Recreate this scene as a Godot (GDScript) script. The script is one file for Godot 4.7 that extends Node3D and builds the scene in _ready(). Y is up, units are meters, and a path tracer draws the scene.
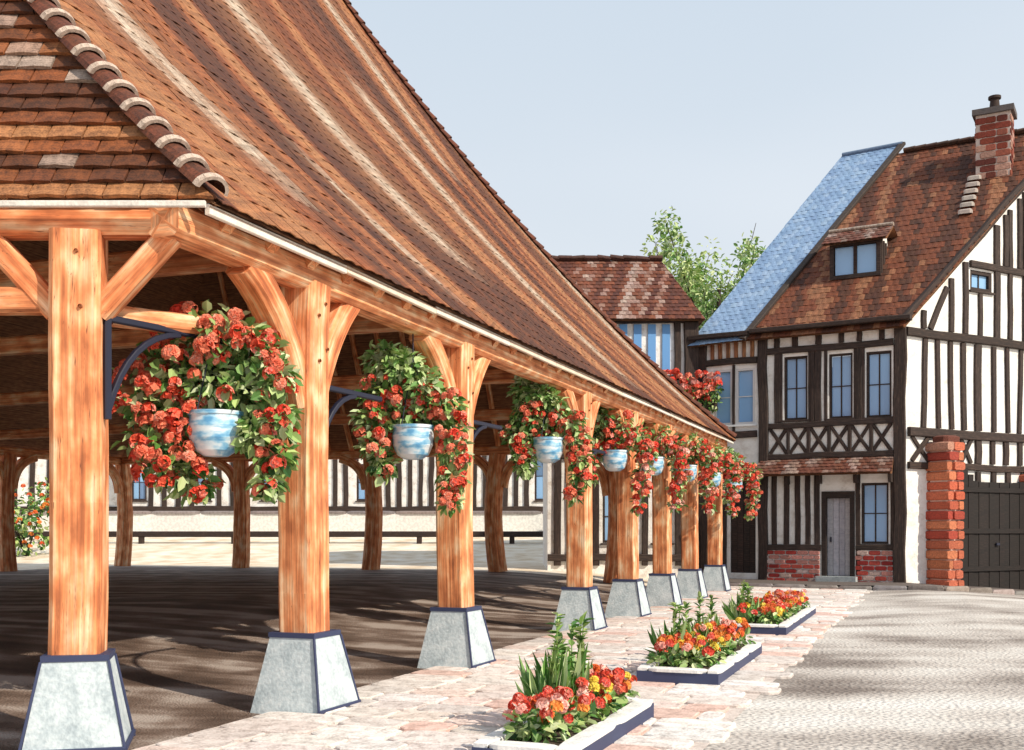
extends Node3D

# ---------- plan of the place: X right, Z away from the viewer, metres ----------
const DX := 0.355
const DZ := 0.935
const HALL_L := 23.0
const HALL_P := 10.2          # eave to ridge in plan
const RN := 0.2
const RF := 0.45

var M := {}
var rng := RandomNumberGenerator.new()
var noise := FastNoiseLite.new()
var used := {}

# ================= mesh collector =================
class MB:
	var v := PackedVector3Array()
	var n := PackedVector3Array()
	var t := PackedVector2Array()
	var c := PackedColorArray()
	func tri(a, b, d, na, nb, nd, col, ua = Vector2.ZERO, ub = Vector2.ZERO, ud = Vector2.ZERO):
		v.append(a); v.append(d); v.append(b)
		n.append(na); n.append(nd); n.append(nb)
		t.append(ua); t.append(ud); t.append(ub)
		c.append(col); c.append(col); c.append(col)
	func quad(a: Vector3, b: Vector3, d: Vector3, e: Vector3, col: Color, ctr = null, uv = null):
		var nn: Vector3 = (d - a).cross(e - b)
		if nn.length_squared() < 1e-16: return
		nn = nn.normalized()
		var q := [a, b, d, e]
		var w = uv
		if w == null:
			var lu := a.distance_to(b); var lv := a.distance_to(e)
			var o := Vector2(fposmod(a.x * 0.37 + a.y * 0.73, 4.0), fposmod(a.z * 0.41 + a.y * 0.19, 4.0))
			w = [o, o + Vector2(lu, 0), o + Vector2(lu, lv), o + Vector2(0, lv)]
		if ctr != null and nn.dot((a + d) * 0.5 - ctr) < 0.0:
			nn = -nn
			q = [a, e, d, b]; w = [w[0], w[3], w[2], w[1]]
		tri(q[0], q[1], q[2], nn, nn, nn, col, w[0], w[1], w[2])
		tri(q[0], q[2], q[3], nn, nn, nn, col, w[0], w[2], w[3])
	func box(o: Vector3, ax: Vector3, ay: Vector3, az: Vector3, col: Color):   # centre and three half axes
		for s in [-1.0, 1.0]:
			quad(o + ax * s - ay - az, o + ax * s - ay + az, o + ax * s + ay + az, o + ax * s + ay - az, col, o)
			quad(o + ay * s - ax - az, o + ay * s + ax - az, o + ay * s + ax + az, o + ay * s - ax + az, col, o)
			quad(o + az * s - ax - ay, o + az * s + ax - ay, o + az * s + ax + ay, o + az * s - ax + ay, col, o)
	func hull8(p: Array, col: Color):      # p: 4 bottom corners in order, 4 top corners
		var ctr := Vector3.ZERO
		for x in p: ctr += x
		ctr /= 8.0
		quad(p[0], p[1], p[2], p[3], col, ctr); quad(p[4], p[5], p[6], p[7], col, ctr)
		for i in 4: quad(p[i], p[(i + 1) % 4], p[4 + (i + 1) % 4], p[4 + i], col, ctr)
	func chunk(o: Vector3, ax: Vector3, ay: Vector3, az: Vector3, ch: float, col: Color):   # block with chamfered top and sides: worn stone, brick
		var r := []
		for lev in [[-1.0, 1.0], [0.55, 1.0], [1.0, 1.0 - ch]]:
			var ring := []
			for k in [[-1, -0.7], [-0.7, -1], [0.7, -1], [1, -0.7], [1, 0.7], [0.7, 1], [-0.7, 1], [-1, 0.7]]:
				ring.append(o + ax * k[0] * lev[1] + ay * lev[0] + az * k[1] * lev[1])
			r.append(ring)
		for j in 2:
			for i in 8: quad(r[j][i], r[j][(i + 1) % 8], r[j + 1][(i + 1) % 8], r[j + 1][i], col, o)
		var top: Array = r[2]
		var mid := o + ay
		for i in 8: quad(mid, top[i], top[(i + 1) % 8], (mid + top[(i + 1) % 8]) * 0.5, col, o)
	func sweep(pts: Array, w: float, h: float, side: Vector3, col: Color, cham = 0.16, taper = 1.0):
		var rings := []; var per := []; var along := 0.0; var las := []
		var ch: float = min(w, h) * cham
		for i in pts.size():
			var tg: Vector3 = (pts[min(i + 1, pts.size() - 1)] - pts[max(i - 1, 0)]).normalized()
			var s := (side - tg * side.dot(tg)).normalized()
			var u := tg.cross(s)
			var k := lerpf(1.0, taper, float(i) / max(1, pts.size() - 1))
			var a := w * 0.5 * k; var b := h * 0.5 * k; var e := ch * k
			var ring := []
			for q in [[-a, -b + e], [-a + e, -b], [a - e, -b], [a, -b + e], [a, b - e], [a - e, b], [-a + e, b], [-a, b - e]]:
				ring.append(pts[i] + s * q[0] + u * q[1])
			if i > 0: along += pts[i].distance_to(pts[i - 1])
			rings.append(ring); las.append(along)
		var o: float = fposmod(pts[0].x * 1.7 + pts[0].z * 0.9 + pts[0].y, 7.0)
		var pl := 0.0
		for j in 8:
			var l: float = rings[0][j].distance_to(rings[0][(j + 1) % 8])
			for i in pts.size() - 1:
				quad(rings[i][j], rings[i + 1][j], rings[i + 1][(j + 1) % 8], rings[i][(j + 1) % 8], col, (pts[i] + pts[i + 1]) * 0.5,
					[Vector2(o + las[i], o + pl), Vector2(o + las[i + 1], o + pl), Vector2(o + las[i + 1], o + pl + l), Vector2(o + las[i], o + pl + l)])
			pl += l
		for e in [0, pts.size() - 1]:
			var inner: Vector3 = pts[1] if e == 0 else pts[pts.size() - 2]
			for j in 4:
				quad(pts[e], rings[e][j * 2], rings[e][(j * 2 + 1) % 8], rings[e][(j * 2 + 2) % 8], col, inner)
	func tube(pts: Array, r0: float, r1: float, seg: int, col: Color):
		var prev := []
		for i in pts.size():
			var tg: Vector3 = (pts[min(i + 1, pts.size() - 1)] - pts[max(i - 1, 0)]).normalized()
			var s := tg.cross(Vector3(0.31, 0.2, 0.93)).normalized(); var u := tg.cross(s)
			var r := lerpf(r0, r1, float(i) / max(1, pts.size() - 1)); var ring := []
			for j in seg:
				var a := TAU * j / seg
				ring.append([pts[i] + (s * cos(a) + u * sin(a)) * r, s * cos(a) + u * sin(a), Vector2(float(i) * 0.3, float(j) / seg)])
			if i > 0:
				for j in seg:
					var A = prev[j]; var B = prev[(j + 1) % seg]; var C = ring[(j + 1) % seg]; var D = ring[j]
					smooth(A, B, C, D, col, (pts[i] + pts[i - 1]) * 0.5)
			prev = ring
	func smooth(A, B, C, D, col, ctr):
		var nn: Vector3 = (C[0] - A[0]).cross(D[0] - B[0])
		if nn.dot((A[0] + C[0]) * 0.5 - ctr) >= 0.0:
			tri(A[0], B[0], C[0], A[1], B[1], C[1], col, A[2], B[2], C[2]); tri(A[0], C[0], D[0], A[1], C[1], D[1], col, A[2], C[2], D[2])
		else:
			tri(A[0], C[0], B[0], A[1], C[1], B[1], col, A[2], C[2], B[2]); tri(A[0], D[0], C[0], A[1], D[1], C[1], col, A[2], D[2], C[2])
	func lathe(o: Vector3, prof: Array, seg: int, col: Color):   # prof: [radius, height]
		for i in prof.size() - 1:
			var dr: float = prof[i + 1][0] - prof[i][0]; var dh: float = prof[i + 1][1] - prof[i][1]
			for j in seg:
				var q := []
				for k in [[i, j], [i, j + 1], [i + 1, j + 1], [i + 1, j]]:
					var a: float = TAU * k[1] / seg; var rr: float = prof[k[0]][0]
					var nn := Vector3(cos(a) * dh, -dr, sin(a) * dh).normalized()
					q.append([o + Vector3(cos(a) * rr, prof[k[0]][1], sin(a) * rr), nn, Vector2(a, prof[k[0]][1] * 3.0)])
				var m: Vector3 = (q[0][0] + q[2][0]) * 0.5
				smooth(q[0], q[1], q[2], q[3], col, m - q[0][1])
	func leaf(o: Vector3, dir: Vector3, up: Vector3, l: float, w: float, col: Color):
		var s := dir.cross(up).normalized(); var u := s.cross(dir).normalized()
		var tip := o + dir * l - u * l * 0.16
		for sd in [1.0, -1.0]:
			var a: Vector3 = o + dir * l * 0.28 + s * w * 0.46 * sd + u * w * 0.2
			var b: Vector3 = o + dir * l * 0.68 + s * w * 0.42 * sd + u * (w * 0.16 - l * 0.05)
			for f in [[o, a, b], [o, b, tip]]:
				var nn: Vector3 = (f[1] - f[0]).cross(f[2] - f[0]).normalized()
				var flip: bool = nn.dot(up) < 0.0
				if flip: nn = -nn
				v.append(f[0]); v.append(f[1] if flip else f[2]); v.append(f[2] if flip else f[1])
				for k in 3:
					n.append(nn); t.append(Vector2.ZERO); c.append(col)
	func mesh(off := Vector3.ZERO) -> ArrayMesh:
		var vv := v
		if off != Vector3.ZERO:
			vv = PackedVector3Array(); vv.resize(v.size())
			for i in v.size(): vv[i] = v[i] - off
		var a := []; a.resize(Mesh.ARRAY_MAX)
		a[Mesh.ARRAY_VERTEX] = vv; a[Mesh.ARRAY_NORMAL] = n; a[Mesh.ARRAY_TEX_UV] = t; a[Mesh.ARRAY_COLOR] = c
		var m := ArrayMesh.new(); m.add_surface_from_arrays(Mesh.PRIMITIVE_TRIANGLES, a)
		return m

# ================= naming and tree =================
func numbered(called: String) -> String:
	if not used.has(called):
		used[called] = 0
		return called
	used[called] += 1
	return "%s_%03d" % [called, used[called]]
func origin(o) -> Vector3:
	var r := Vector3.ZERO
	while o != null and o != self:
		r += o.position; o = o.get_parent()
	return r
func thing(called: String, label: String, category: String, at: Vector3, group := "") -> Node3D:
	var o := Node3D.new(); o.name = numbered(called); add_child(o); o.position = at
	o.set_meta("label", label); o.set_meta("category", category)
	if group != "": o.set_meta("group", group)
	return o
func put(called: String, m: MB, mat: Material, parent: Node, label := "") -> MeshInstance3D:
	var o := MeshInstance3D.new(); o.name = called
	o.mesh = m.mesh(origin(parent)); o.material_override = mat
	parent.add_child(o, true)
	if label != "": o.set_meta("label", label)
	return o
func inst(called: String, mesh: Mesh, mat: Material, parent: Node, xf: Transform3D) -> MeshInstance3D:
	var o := MeshInstance3D.new(); o.name = called; o.mesh = mesh; o.material_override = mat
	xf.origin -= origin(parent); o.transform = xf
	parent.add_child(o, true)
	return o
func setting(called: String, m: MB, mat: Material) -> MeshInstance3D:
	var o := put(called, m, mat, self); o.set_meta("kind", "structure"); return o
func col(r, g, b) -> Color: return Color(r / 255.0, g / 255.0, b / 255.0).srgb_to_linear()
func vary(c: Color, amt: float) -> Color:
	var k := 1.0 + rng.randf_range(-amt, amt)
	return Color(c.r * k * (1.0 + rng.randf_range(-amt, amt) * 0.3), c.g * k, c.b * k * (1.0 + rng.randf_range(-amt, amt) * 0.3))

# ================= materials =================
func gray(w: int, h: int, freq: float, oct: int, sd: int, fw := 0, fh := 0) -> Image:
	var f := FastNoiseLite.new(); f.seed = sd; f.frequency = freq; f.fractal_octaves = oct; f.noise_type = FastNoiseLite.TYPE_SIMPLEX_SMOOTH
	var im := f.get_seamless_image(w, h)
	im.convert(Image.FORMAT_RGB8)
	if fw > 0: im.resize(fw, fh, Image.INTERPOLATE_CUBIC)
	return im
func ramp(ims: Array, wts: Array, stops: Array) -> Image:    # stops: [pos, r, g, b] in sRGB 0..255
	var w: int = ims[0].get_width(); var h: int = ims[0].get_height()
	var g := Gradient.new(); g.offsets = PackedFloat32Array(); g.colors = PackedColorArray()
	var of := PackedFloat32Array(); var cs := PackedColorArray()
	for s in stops:
		of.append(s[0]); cs.append(Color(s[1] / 255.0, s[2] / 255.0, s[3] / 255.0))
	g.offsets = of; g.colors = cs
	var out := Image.create(w, h, true, Image.FORMAT_RGB8)
	for y in h:
		for x in w:
			var k := 0.0
			for i in ims.size(): k += ims[i].get_pixel(x, y).r * wts[i]
			out.set_pixel(x, y, g.sample(k))
	out.generate_mipmaps()
	return out
func mat(im, bump, scale: Vector3, rough := 0.85, bump_s := 1.0, triplanar := false) -> StandardMaterial3D:
	var m := StandardMaterial3D.new()
	m.roughness = rough; m.vertex_color_use_as_albedo = true
	if im != null: m.albedo_texture = ImageTexture.create_from_image(im)
	if bump != null:
		var b: Image = bump.duplicate(); b.convert(Image.FORMAT_RGBA8); b.bump_map_to_normal_map(bump_s)
		m.normal_enabled = true; m.normal_texture = ImageTexture.create_from_image(b)
	m.uv1_scale = scale
	if triplanar:
		m.uv1_triplanar = true; m.uv1_world_triplanar = true
	return m
func plain(r, g, b, rough := 0.7, metal := 0.0) -> StandardMaterial3D:
	var m := StandardMaterial3D.new(); m.albedo_color = Color(r / 255.0, g / 255.0, b / 255.0); m.roughness = rough; m.metallic = metal
	m.vertex_color_use_as_albedo = true
	return m
func materials():
	var streak := gray(48, 512, 0.03, 4, 3, 512, 512)        # long fibres
	var fine := gray(512, 512, 0.06, 4, 5)
	var broad := gray(512, 512, 0.012, 5, 7)
	var fib2 := gray(24, 512, 0.07, 3, 9, 512, 512)
	var wood := ramp([streak, fib2, broad], [0.4, 0.15, 0.45], [[0.24, 174, 102, 62], [0.4, 211, 132, 84], [0.5, 224, 152, 104], [0.6, 233, 180, 136], [0.74, 240, 208, 172]])
	var crack := gray(40, 1024, 0.02, 4, 31, 1024, 1024); var fib3 := gray(56, 1024, 0.05, 4, 33, 1024, 1024)
	wood.resize(1024, 1024, Image.INTERPOLATE_CUBIC)
	for y in 1024:
		for x in 1024:
			var k := crack.get_pixel(x, y).r; var f := fib3.get_pixel(x, y).r
			var c := wood.get_pixel(x, y) * (0.86 + 0.28 * f)
			var e := absf(k - 0.5)
			if e < 0.012 and f < 0.62: c = c.lerp(Color(0.36, 0.2, 0.12), 0.75 * (1.0 - e / 0.012))
			wood.set_pixel(x, y, Color(c.r, c.g, c.b))
	wood.generate_mipmaps()
	M.oak = mat(wood, fib3, Vector3(0.33, 0.6, 1), 0.75, 1.6)
	var dk := ramp([streak, fib2, broad], [0.4, 0.35, 0.25], [[0.2, 30, 21, 18], [0.45, 48, 35, 30], [0.62, 66, 50, 43], [0.8, 96, 79, 70]])
	var bn := ramp([streak, fib2, broad], [0.4, 0.3, 0.3], [[0.2, 112, 78, 60], [0.45, 144, 104, 80], [0.62, 166, 126, 100], [0.8, 190, 152, 124]])
	M.brown = mat(bn, fib2, Vector3(0.6, 1.2, 1), 0.85, 2.5)
	M.dark = mat(dk, fib2, Vector3(0.6, 1.8, 1), 0.8, 2.5)
	var boards := ramp([streak, fib2, broad], [0.4, 0.35, 0.25], [[0.2, 92, 60, 40], [0.5, 136, 92, 62], [0.8, 190, 140, 96]])
	M.board = mat(boards, fib2, Vector3(0.5, 1.2, 1), 0.85, 2.0)
	M.plaster = mat(ramp([broad, fine], [0.7, 0.3], [[0.2, 206, 198, 190], [0.42, 232, 229, 224], [0.7, 242, 240, 237]]), fine, Vector3(0.35, 0.35, 0.35), 0.92, 1.2, true)
	M.stone = mat(ramp([broad, fine], [0.55, 0.45], [[0.2, 150, 163, 170], [0.45, 182, 194, 199], [0.6, 198, 208, 212], [0.8, 216, 222, 224]]), fine, Vector3(0.7, 0.7, 0.7), 0.88, 2.0, true)
	M.tile = mat(ramp([fine, fib2, broad], [0.35, 0.25, 0.4], [[0.2, 130, 126, 122], [0.5, 205, 202, 198], [0.8, 255, 253, 250]]), fine, Vector3(1.3, 1.3, 1), 0.82, 2.0)
	M.slate = mat(ramp([fine, streak, broad], [0.3, 0.3, 0.4], [[0.2, 196, 200, 206], [0.5, 226, 229, 232], [0.8, 255, 255, 255]]), fine, Vector3(1.1, 1.1, 1), 0.5, 1.2)
	M.brick = mat(ramp([fine, broad], [0.5, 0.5], [[0.2, 140, 134, 130], [0.5, 215, 208, 204], [0.8, 255, 252, 250]]), fine, Vector3(2.5, 2.5, 2.5), 0.9, 3.0, true)
	M.paver = mat(ramp([fine, broad], [0.45, 0.55], [[0.2, 190, 184, 180], [0.5, 234, 231, 228], [0.8, 255, 255, 254]]), fine, Vector3(0.8, 0.8, 0.8), 0.85, 2.0, true)
	M.mortar = mat(ramp([fine, broad], [0.5, 0.5], [[0.2, 180, 166, 158], [0.8, 222, 210, 202]]), fine, Vector3(0.8, 0.8, 0.8), 0.95, 2.0, true)
	var long := gray(512, 40, 0.03, 4, 21, 1024, 1024); long.rotate_90(CLOCKWISE)
	var sp := gray(1024, 1024, 0.22, 3, 23); var sb := gray(1024, 1024, 0.006, 5, 25)
	var long2 := gray(40, 512, 0.014, 3, 27, 1024, 1024)
	M.road = mat(ramp([long2, sp, sb], [0.4, 0.2, 0.4], [[0.26, 118, 107, 100], [0.4, 158, 149, 142], [0.5, 186, 178, 171], [0.6, 202, 196, 189], [0.76, 215, 211, 206]]), sp, Vector3(0.07, 0.07, 0.07), 0.8, 2.0, true)
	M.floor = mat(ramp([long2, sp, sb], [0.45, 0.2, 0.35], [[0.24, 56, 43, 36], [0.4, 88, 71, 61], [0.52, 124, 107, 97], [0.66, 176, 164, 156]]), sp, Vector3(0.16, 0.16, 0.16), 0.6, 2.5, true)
	M.sand = mat(ramp([sp, sb], [0.35, 0.65], [[0.2, 196, 170, 138], [0.5, 226, 210, 188], [0.8, 240, 232, 220]]), sp, Vector3(0.12, 0.12, 0.12), 0.95, 2.0, true)
	M.iron = plain(24, 28, 50, 0.55, 0.0)
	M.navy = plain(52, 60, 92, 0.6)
	M.lime = mat(ramp([broad, fine], [0.6, 0.4], [[0.2, 205, 205, 204], [0.7, 240, 239, 236]]), fine, Vector3(0.8, 0.8, 0.8), 0.85, 1.5, true)
	M.pot = mat(ramp([streak, broad], [0.25, 0.75], [[0.25, 88, 150, 194], [0.42, 142, 190, 218], [0.52, 196, 216, 228], [0.7, 226, 233, 238]]), null, Vector3(0.12, 0.35, 1), 0.4)
	M.leaf = plain(255, 255, 255, 0.6); M.leaf.backlight_enabled = true; M.leaf.backlight = Color(0.34, 0.42, 0.16)
	M.petal = plain(255, 255, 255, 0.65); M.petal.backlight_enabled = true; M.petal.backlight = Color(0.3, 0.12, 0.1)
	M.glass = plain(140, 182, 224, 0.14); M.glass.metallic_specular = 0.7  # blue of the reflected sky is painted into the pane colour
	M.curtain = plain(222, 224, 226, 0.3)
	M.paint = plain(255, 255, 255, 0.6)
	M.soil = mat(ramp([fine, broad], [0.6, 0.4], [[0.2, 40, 30, 22], [0.8, 92, 72, 54]]), fine, Vector3(2, 2, 2), 0.95, 3.0, true)
	M.bark = mat(dk, fib2, Vector3(1, 1, 1), 0.9, 3.0)

# ================= plan helpers =================
func W(X: float, Z: float, h: float) -> Vector3: return Vector3(X, h, -Z)
func H(p: float, q: float, h: float) -> Vector3:          # hall axes: p in from the eave, q along it
	return W(-2.16 - DZ * p + DX * q, 8.0 + DX * p + DZ * q, h)
func prof(p: float) -> float: return 4.0 + 0.88 * p + 0.034 * p * p
func hall_pq(X: float, Z: float) -> Vector2:
	return Vector2(-(X + 2.16) * DZ + (Z - 8.0) * DX, (X + 2.16) * DX + (Z - 8.0) * DZ)
func G(X: float, Z: float) -> float:                      # lie of the land
	var pq := hall_pq(X, Z)
	var h := 0.42 * smoothstep(0.7, 7.0, pq.x)
	h += smoothstep(3.2, 6.0, -pq.x) * smoothstep(13.0, 30.0, Z) * clampf(0.33 - 0.085 * (X - 8.0), -0.6, 0.4)
	h += 0.95 * smoothstep(39.0, 53.0, Z) * smoothstep(9.0, 4.0, X)
	return h
func HG(p, q) -> float:
	var w := H(p, q, 0.0); return G(w.x, -w.z)

func _ready():
	rng.seed = 4711
	noise.seed = 11; noise.frequency = 1.0; noise.fractal_octaves = 3
	# ---- camera, sky, sun ----
	var cam := Camera3D.new(); cam.name = "camera"
	cam.projection = Camera3D.PROJECTION_FRUSTUM
	cam.near = 0.1; cam.far = 1500.0
	cam.size = 0.1 * 750.0 / 1100.0
	cam.frustum_offset = Vector2(0.0, 0.1 * 155.0 / 1100.0)
	cam.position = Vector3(0, 1.6, 0)
	add_child(cam); cam.current = true
	var env := Environment.new()
	env.background_mode = Environment.BG_SKY
	var sky := Sky.new(); var sm := ProceduralSkyMaterial.new()
	sm.sky_top_color = Color(0.645, 0.705, 0.765); sm.sky_horizon_color = Color(0.805, 0.815, 0.825); sm.sky_curve = 0.25
	sm.ground_bottom_color = Color(0.5, 0.47, 0.44); sm.ground_horizon_color = Color(0.79, 0.805, 0.825)
	sm.sun_angle_max = 0.0
	var cl := FastNoiseLite.new(); cl.seed = 5; cl.frequency = 0.008; cl.fractal_octaves = 4
	var ci := Image.create(512, 256, false, Image.FORMAT_RGBA8)
	for y in 256:
		for x in 512:
			var a := TAU * x / 512.0; var e := PI * (y / 256.0 - 0.5)
			var k := cl.get_noise_3d(cos(a) * cos(e) * 90.0, sin(e) * 320.0, sin(a) * cos(e) * 90.0)
			ci.set_pixel(x, y, Color(1.0, 0.96, 0.93, clampf(k * 0.9 + 0.25, 0.0, 1.0)))
	sm.sky_cover = ImageTexture.create_from_image(ci); sm.sky_cover_modulate = Color(0.3, 0.28, 0.26, 1.0)
	sky.sky_material = sm; env.sky = sky
	env.background_energy_multiplier = 1.08
	env.tonemap_mode = Environment.TONE_MAPPER_LINEAR
	env.tonemap_exposure = 1.36
	env.sdfgi_enabled = true; env.ssao_enabled = true; env.ssil_enabled = true
	var we := WorldEnvironment.new(); we.name = "world_environment"; we.environment = env; add_child(we)
	var sun := DirectionalLight3D.new(); sun.name = "sun"
	sun.light_energy = 1.15; sun.light_angular_distance = 0.8; sun.light_color = Color(1.0, 0.95, 0.87); sun.shadow_enabled = true
	add_child(sun)
	sun.look_at_from_position(Vector3(0.62, 0.63, 0.47) * 50.0, Vector3.ZERO)
	materials()
	build_ground()
	build_hall()
	build_timber_house()
	build_gate()
	build_brown_house()
	build_far_side()
	build_baskets()
	build_beds()
	build_trees()

# ================= ground =================
func sheet(xs: Array, zs: Array, f: Callable, c: Color) -> MB:
	var m := MB.new()
	for i in xs.size() - 1:
		for j in zs.size() - 1:
			var q := []
			for k in [[i, j], [i + 1, j], [i + 1, j + 1], [i, j + 1]]:
				q.append(f.call(xs[k[0]], zs[k[1]]))
			var mid: Vector3 = (q[0] + q[2]) * 0.5
			m.quad(q[0], q[1], q[2], q[3], c, mid - Vector3(0, 5, 0))
	return m
func steps(a: float, b: float, n: int) -> Array:
	var r := []
	for i in n + 1: r.append(lerpf(a, b, float(i) / n))
	return r
func build_ground():
	var xs := [-500.0, -150.0, -60.0] + steps(-40, 40, 40) + [60.0, 150.0, 500.0]
	var zs := [-200.0, -40.0, -10.0] + steps(0, 80, 50) + [150.0, 400.0, 1000.0]
	setting("ground", sheet(xs, zs, func(x, z): return W(x, z, G(x, z) - 0.03), Color.WHITE), M.sand)
	# roadway beyond the pavement
	var pr := [-3.3, -3.8, -4.6, -5.6, -7.0, -9.0, -12.0, -16.0, -22.0, -30.0]
	var r := sheet(pr, steps(-16, 40, 46), func(p, q):
		var w := H(p, q, 0); return W(w.x, -w.z, G(w.x, -w.z)), Color.WHITE)
	setting("road", r, M.road)
	# hall floor of trodden earth
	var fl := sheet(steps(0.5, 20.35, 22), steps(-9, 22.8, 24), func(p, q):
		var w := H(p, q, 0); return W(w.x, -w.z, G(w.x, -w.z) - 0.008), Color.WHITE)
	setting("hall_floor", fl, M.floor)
	# pavement: bedding and single slabs
	var bed := MB.new()
	for q0 in steps(-4, 24.5, 20):
		bed.quad(H(0.55, q0, 0.004), H(-3.32, q0, 0.004), H(-3.32, q0 + 1.425, 0.004), H(0.55, q0 + 1.425, 0.004), Color.WHITE, H(-1, q0, -5))
	var pave := setting("pavement", bed, M.mortar)
	var rest := MB.new(); var built := 0
	var q := -1.6
	var pal := [col(242, 234, 230), col(236, 218, 212), col(244, 240, 238), col(234, 202, 192), col(238, 226, 220), col(228, 220, 216)]
	while q < 24.0:
		var dq := rng.randf_range(0.32, 0.52)
		var p := 0.5
		while p > -3.3:
			var dp := rng.randf_range(0.42, 0.85)
			var pe := p - dp
			if pe < -3.15: pe = -3.34 + rng.randf_range(-0.16, 0.14)
			var tgt := MB.new()
			var c := H((p + pe) * 0.5, q + dq * 0.5, 0.012)
			var rot := rng.randf_range(-0.012, 0.012)
			var ax := (H(pe, q, 0) - H(p, q, 0)) * 0.5; var az := (H(p, q + dq, 0) - H(p, q, 0)) * 0.5
			ax = ax.rotated(Vector3.UP, rot) * (1.0 - 0.016 / ax.length()); az = az.rotated(Vector3.UP, rot) * (1.0 - 0.014 / az.length())
			var cc: Color = vary(pal[rng.randi() % pal.size()], 0.07)
			var up := Vector3(rng.randf_range(-0.006, 0.006), 1, rng.randf_range(-0.006, 0.006)) * rng.randf_range(0.016, 0.021)
			if q > -0.6 and built < 290:
				tgt.chunk(c, ax, up, az, 0.05, cc); put("paving_slab", tgt, M.paver, pave); built += 1
			else:
				rest.chunk(c, ax, up, az, 0.05, cc)
			p = pe
			if pe < -3.15: break
		q += dq
	var o := put("far_paving_slabs", rest, M.paver, pave); o.set_meta("kind", "stuff")
	# footpath at the foot of the timbered house, with kerb stones
	var fp := MB.new(); var f0 := Vector2(11.07, 31.0); var fd := Vector2(-0.867, 0.498); var gd := Vector2(0.874, 0.486)
	var fn := Vector2(-0.498, -0.867); var gn := Vector2(0.486, -0.874)
	var line := [f0 + fd * 6.2, f0 + fd * 3.0, f0, f0 + gd * 3.0, f0 + gd * 6.0, f0 + gd * 12.0]
	var outs := [fn, fn, (fn + gn).normalized() * 1.12, gn, gn, gn]
	for i in 5:
		var a: Vector2 = line[i]; var b: Vector2 = line[i + 1]; var ao: Vector2 = a + outs[i] * 2.5; var bo: Vector2 = b + outs[i + 1] * 2.5
		var g = func(v2: Vector2): return W(v2.x, v2.y, G(v2.x, v2.y) + 0.1)
		fp.quad(g.call(a - outs[i] * 0.3), g.call(b - outs[i + 1] * 0.3), g.call(bo), g.call(ao), Color(0.16, 0.13, 0.12), W(a.x, a.y, -9))
	var path := setting("footpath", fp, M.paver)
	for i in 5:
		var a: Vector2 = line[i] + outs[i] * 2.56; var b: Vector2 = line[i + 1] + outs[i + 1] * 2.56
		var n := int(a.distance_to(b) / 0.75)
		for k in n:
			var s := a.lerp(b, (k + 0.5) / n)
			var m := MB.new(); var dir := (b - a).normalized() * (a.distance_to(b) / n * 0.5 - 0.012)
			m.chunk(W(s.x, s.y, G(s.x, s.y) + 0.0), W(dir.x, dir.y, 0), Vector3(0, 0.115, 0), W(-dir.y, dir.x, 0).normalized() * 0.09, 0.12, vary(Color(0.3, 0.27, 0.26), 0.3))
			put("kerb_stone", m, M.paver, path)

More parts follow.
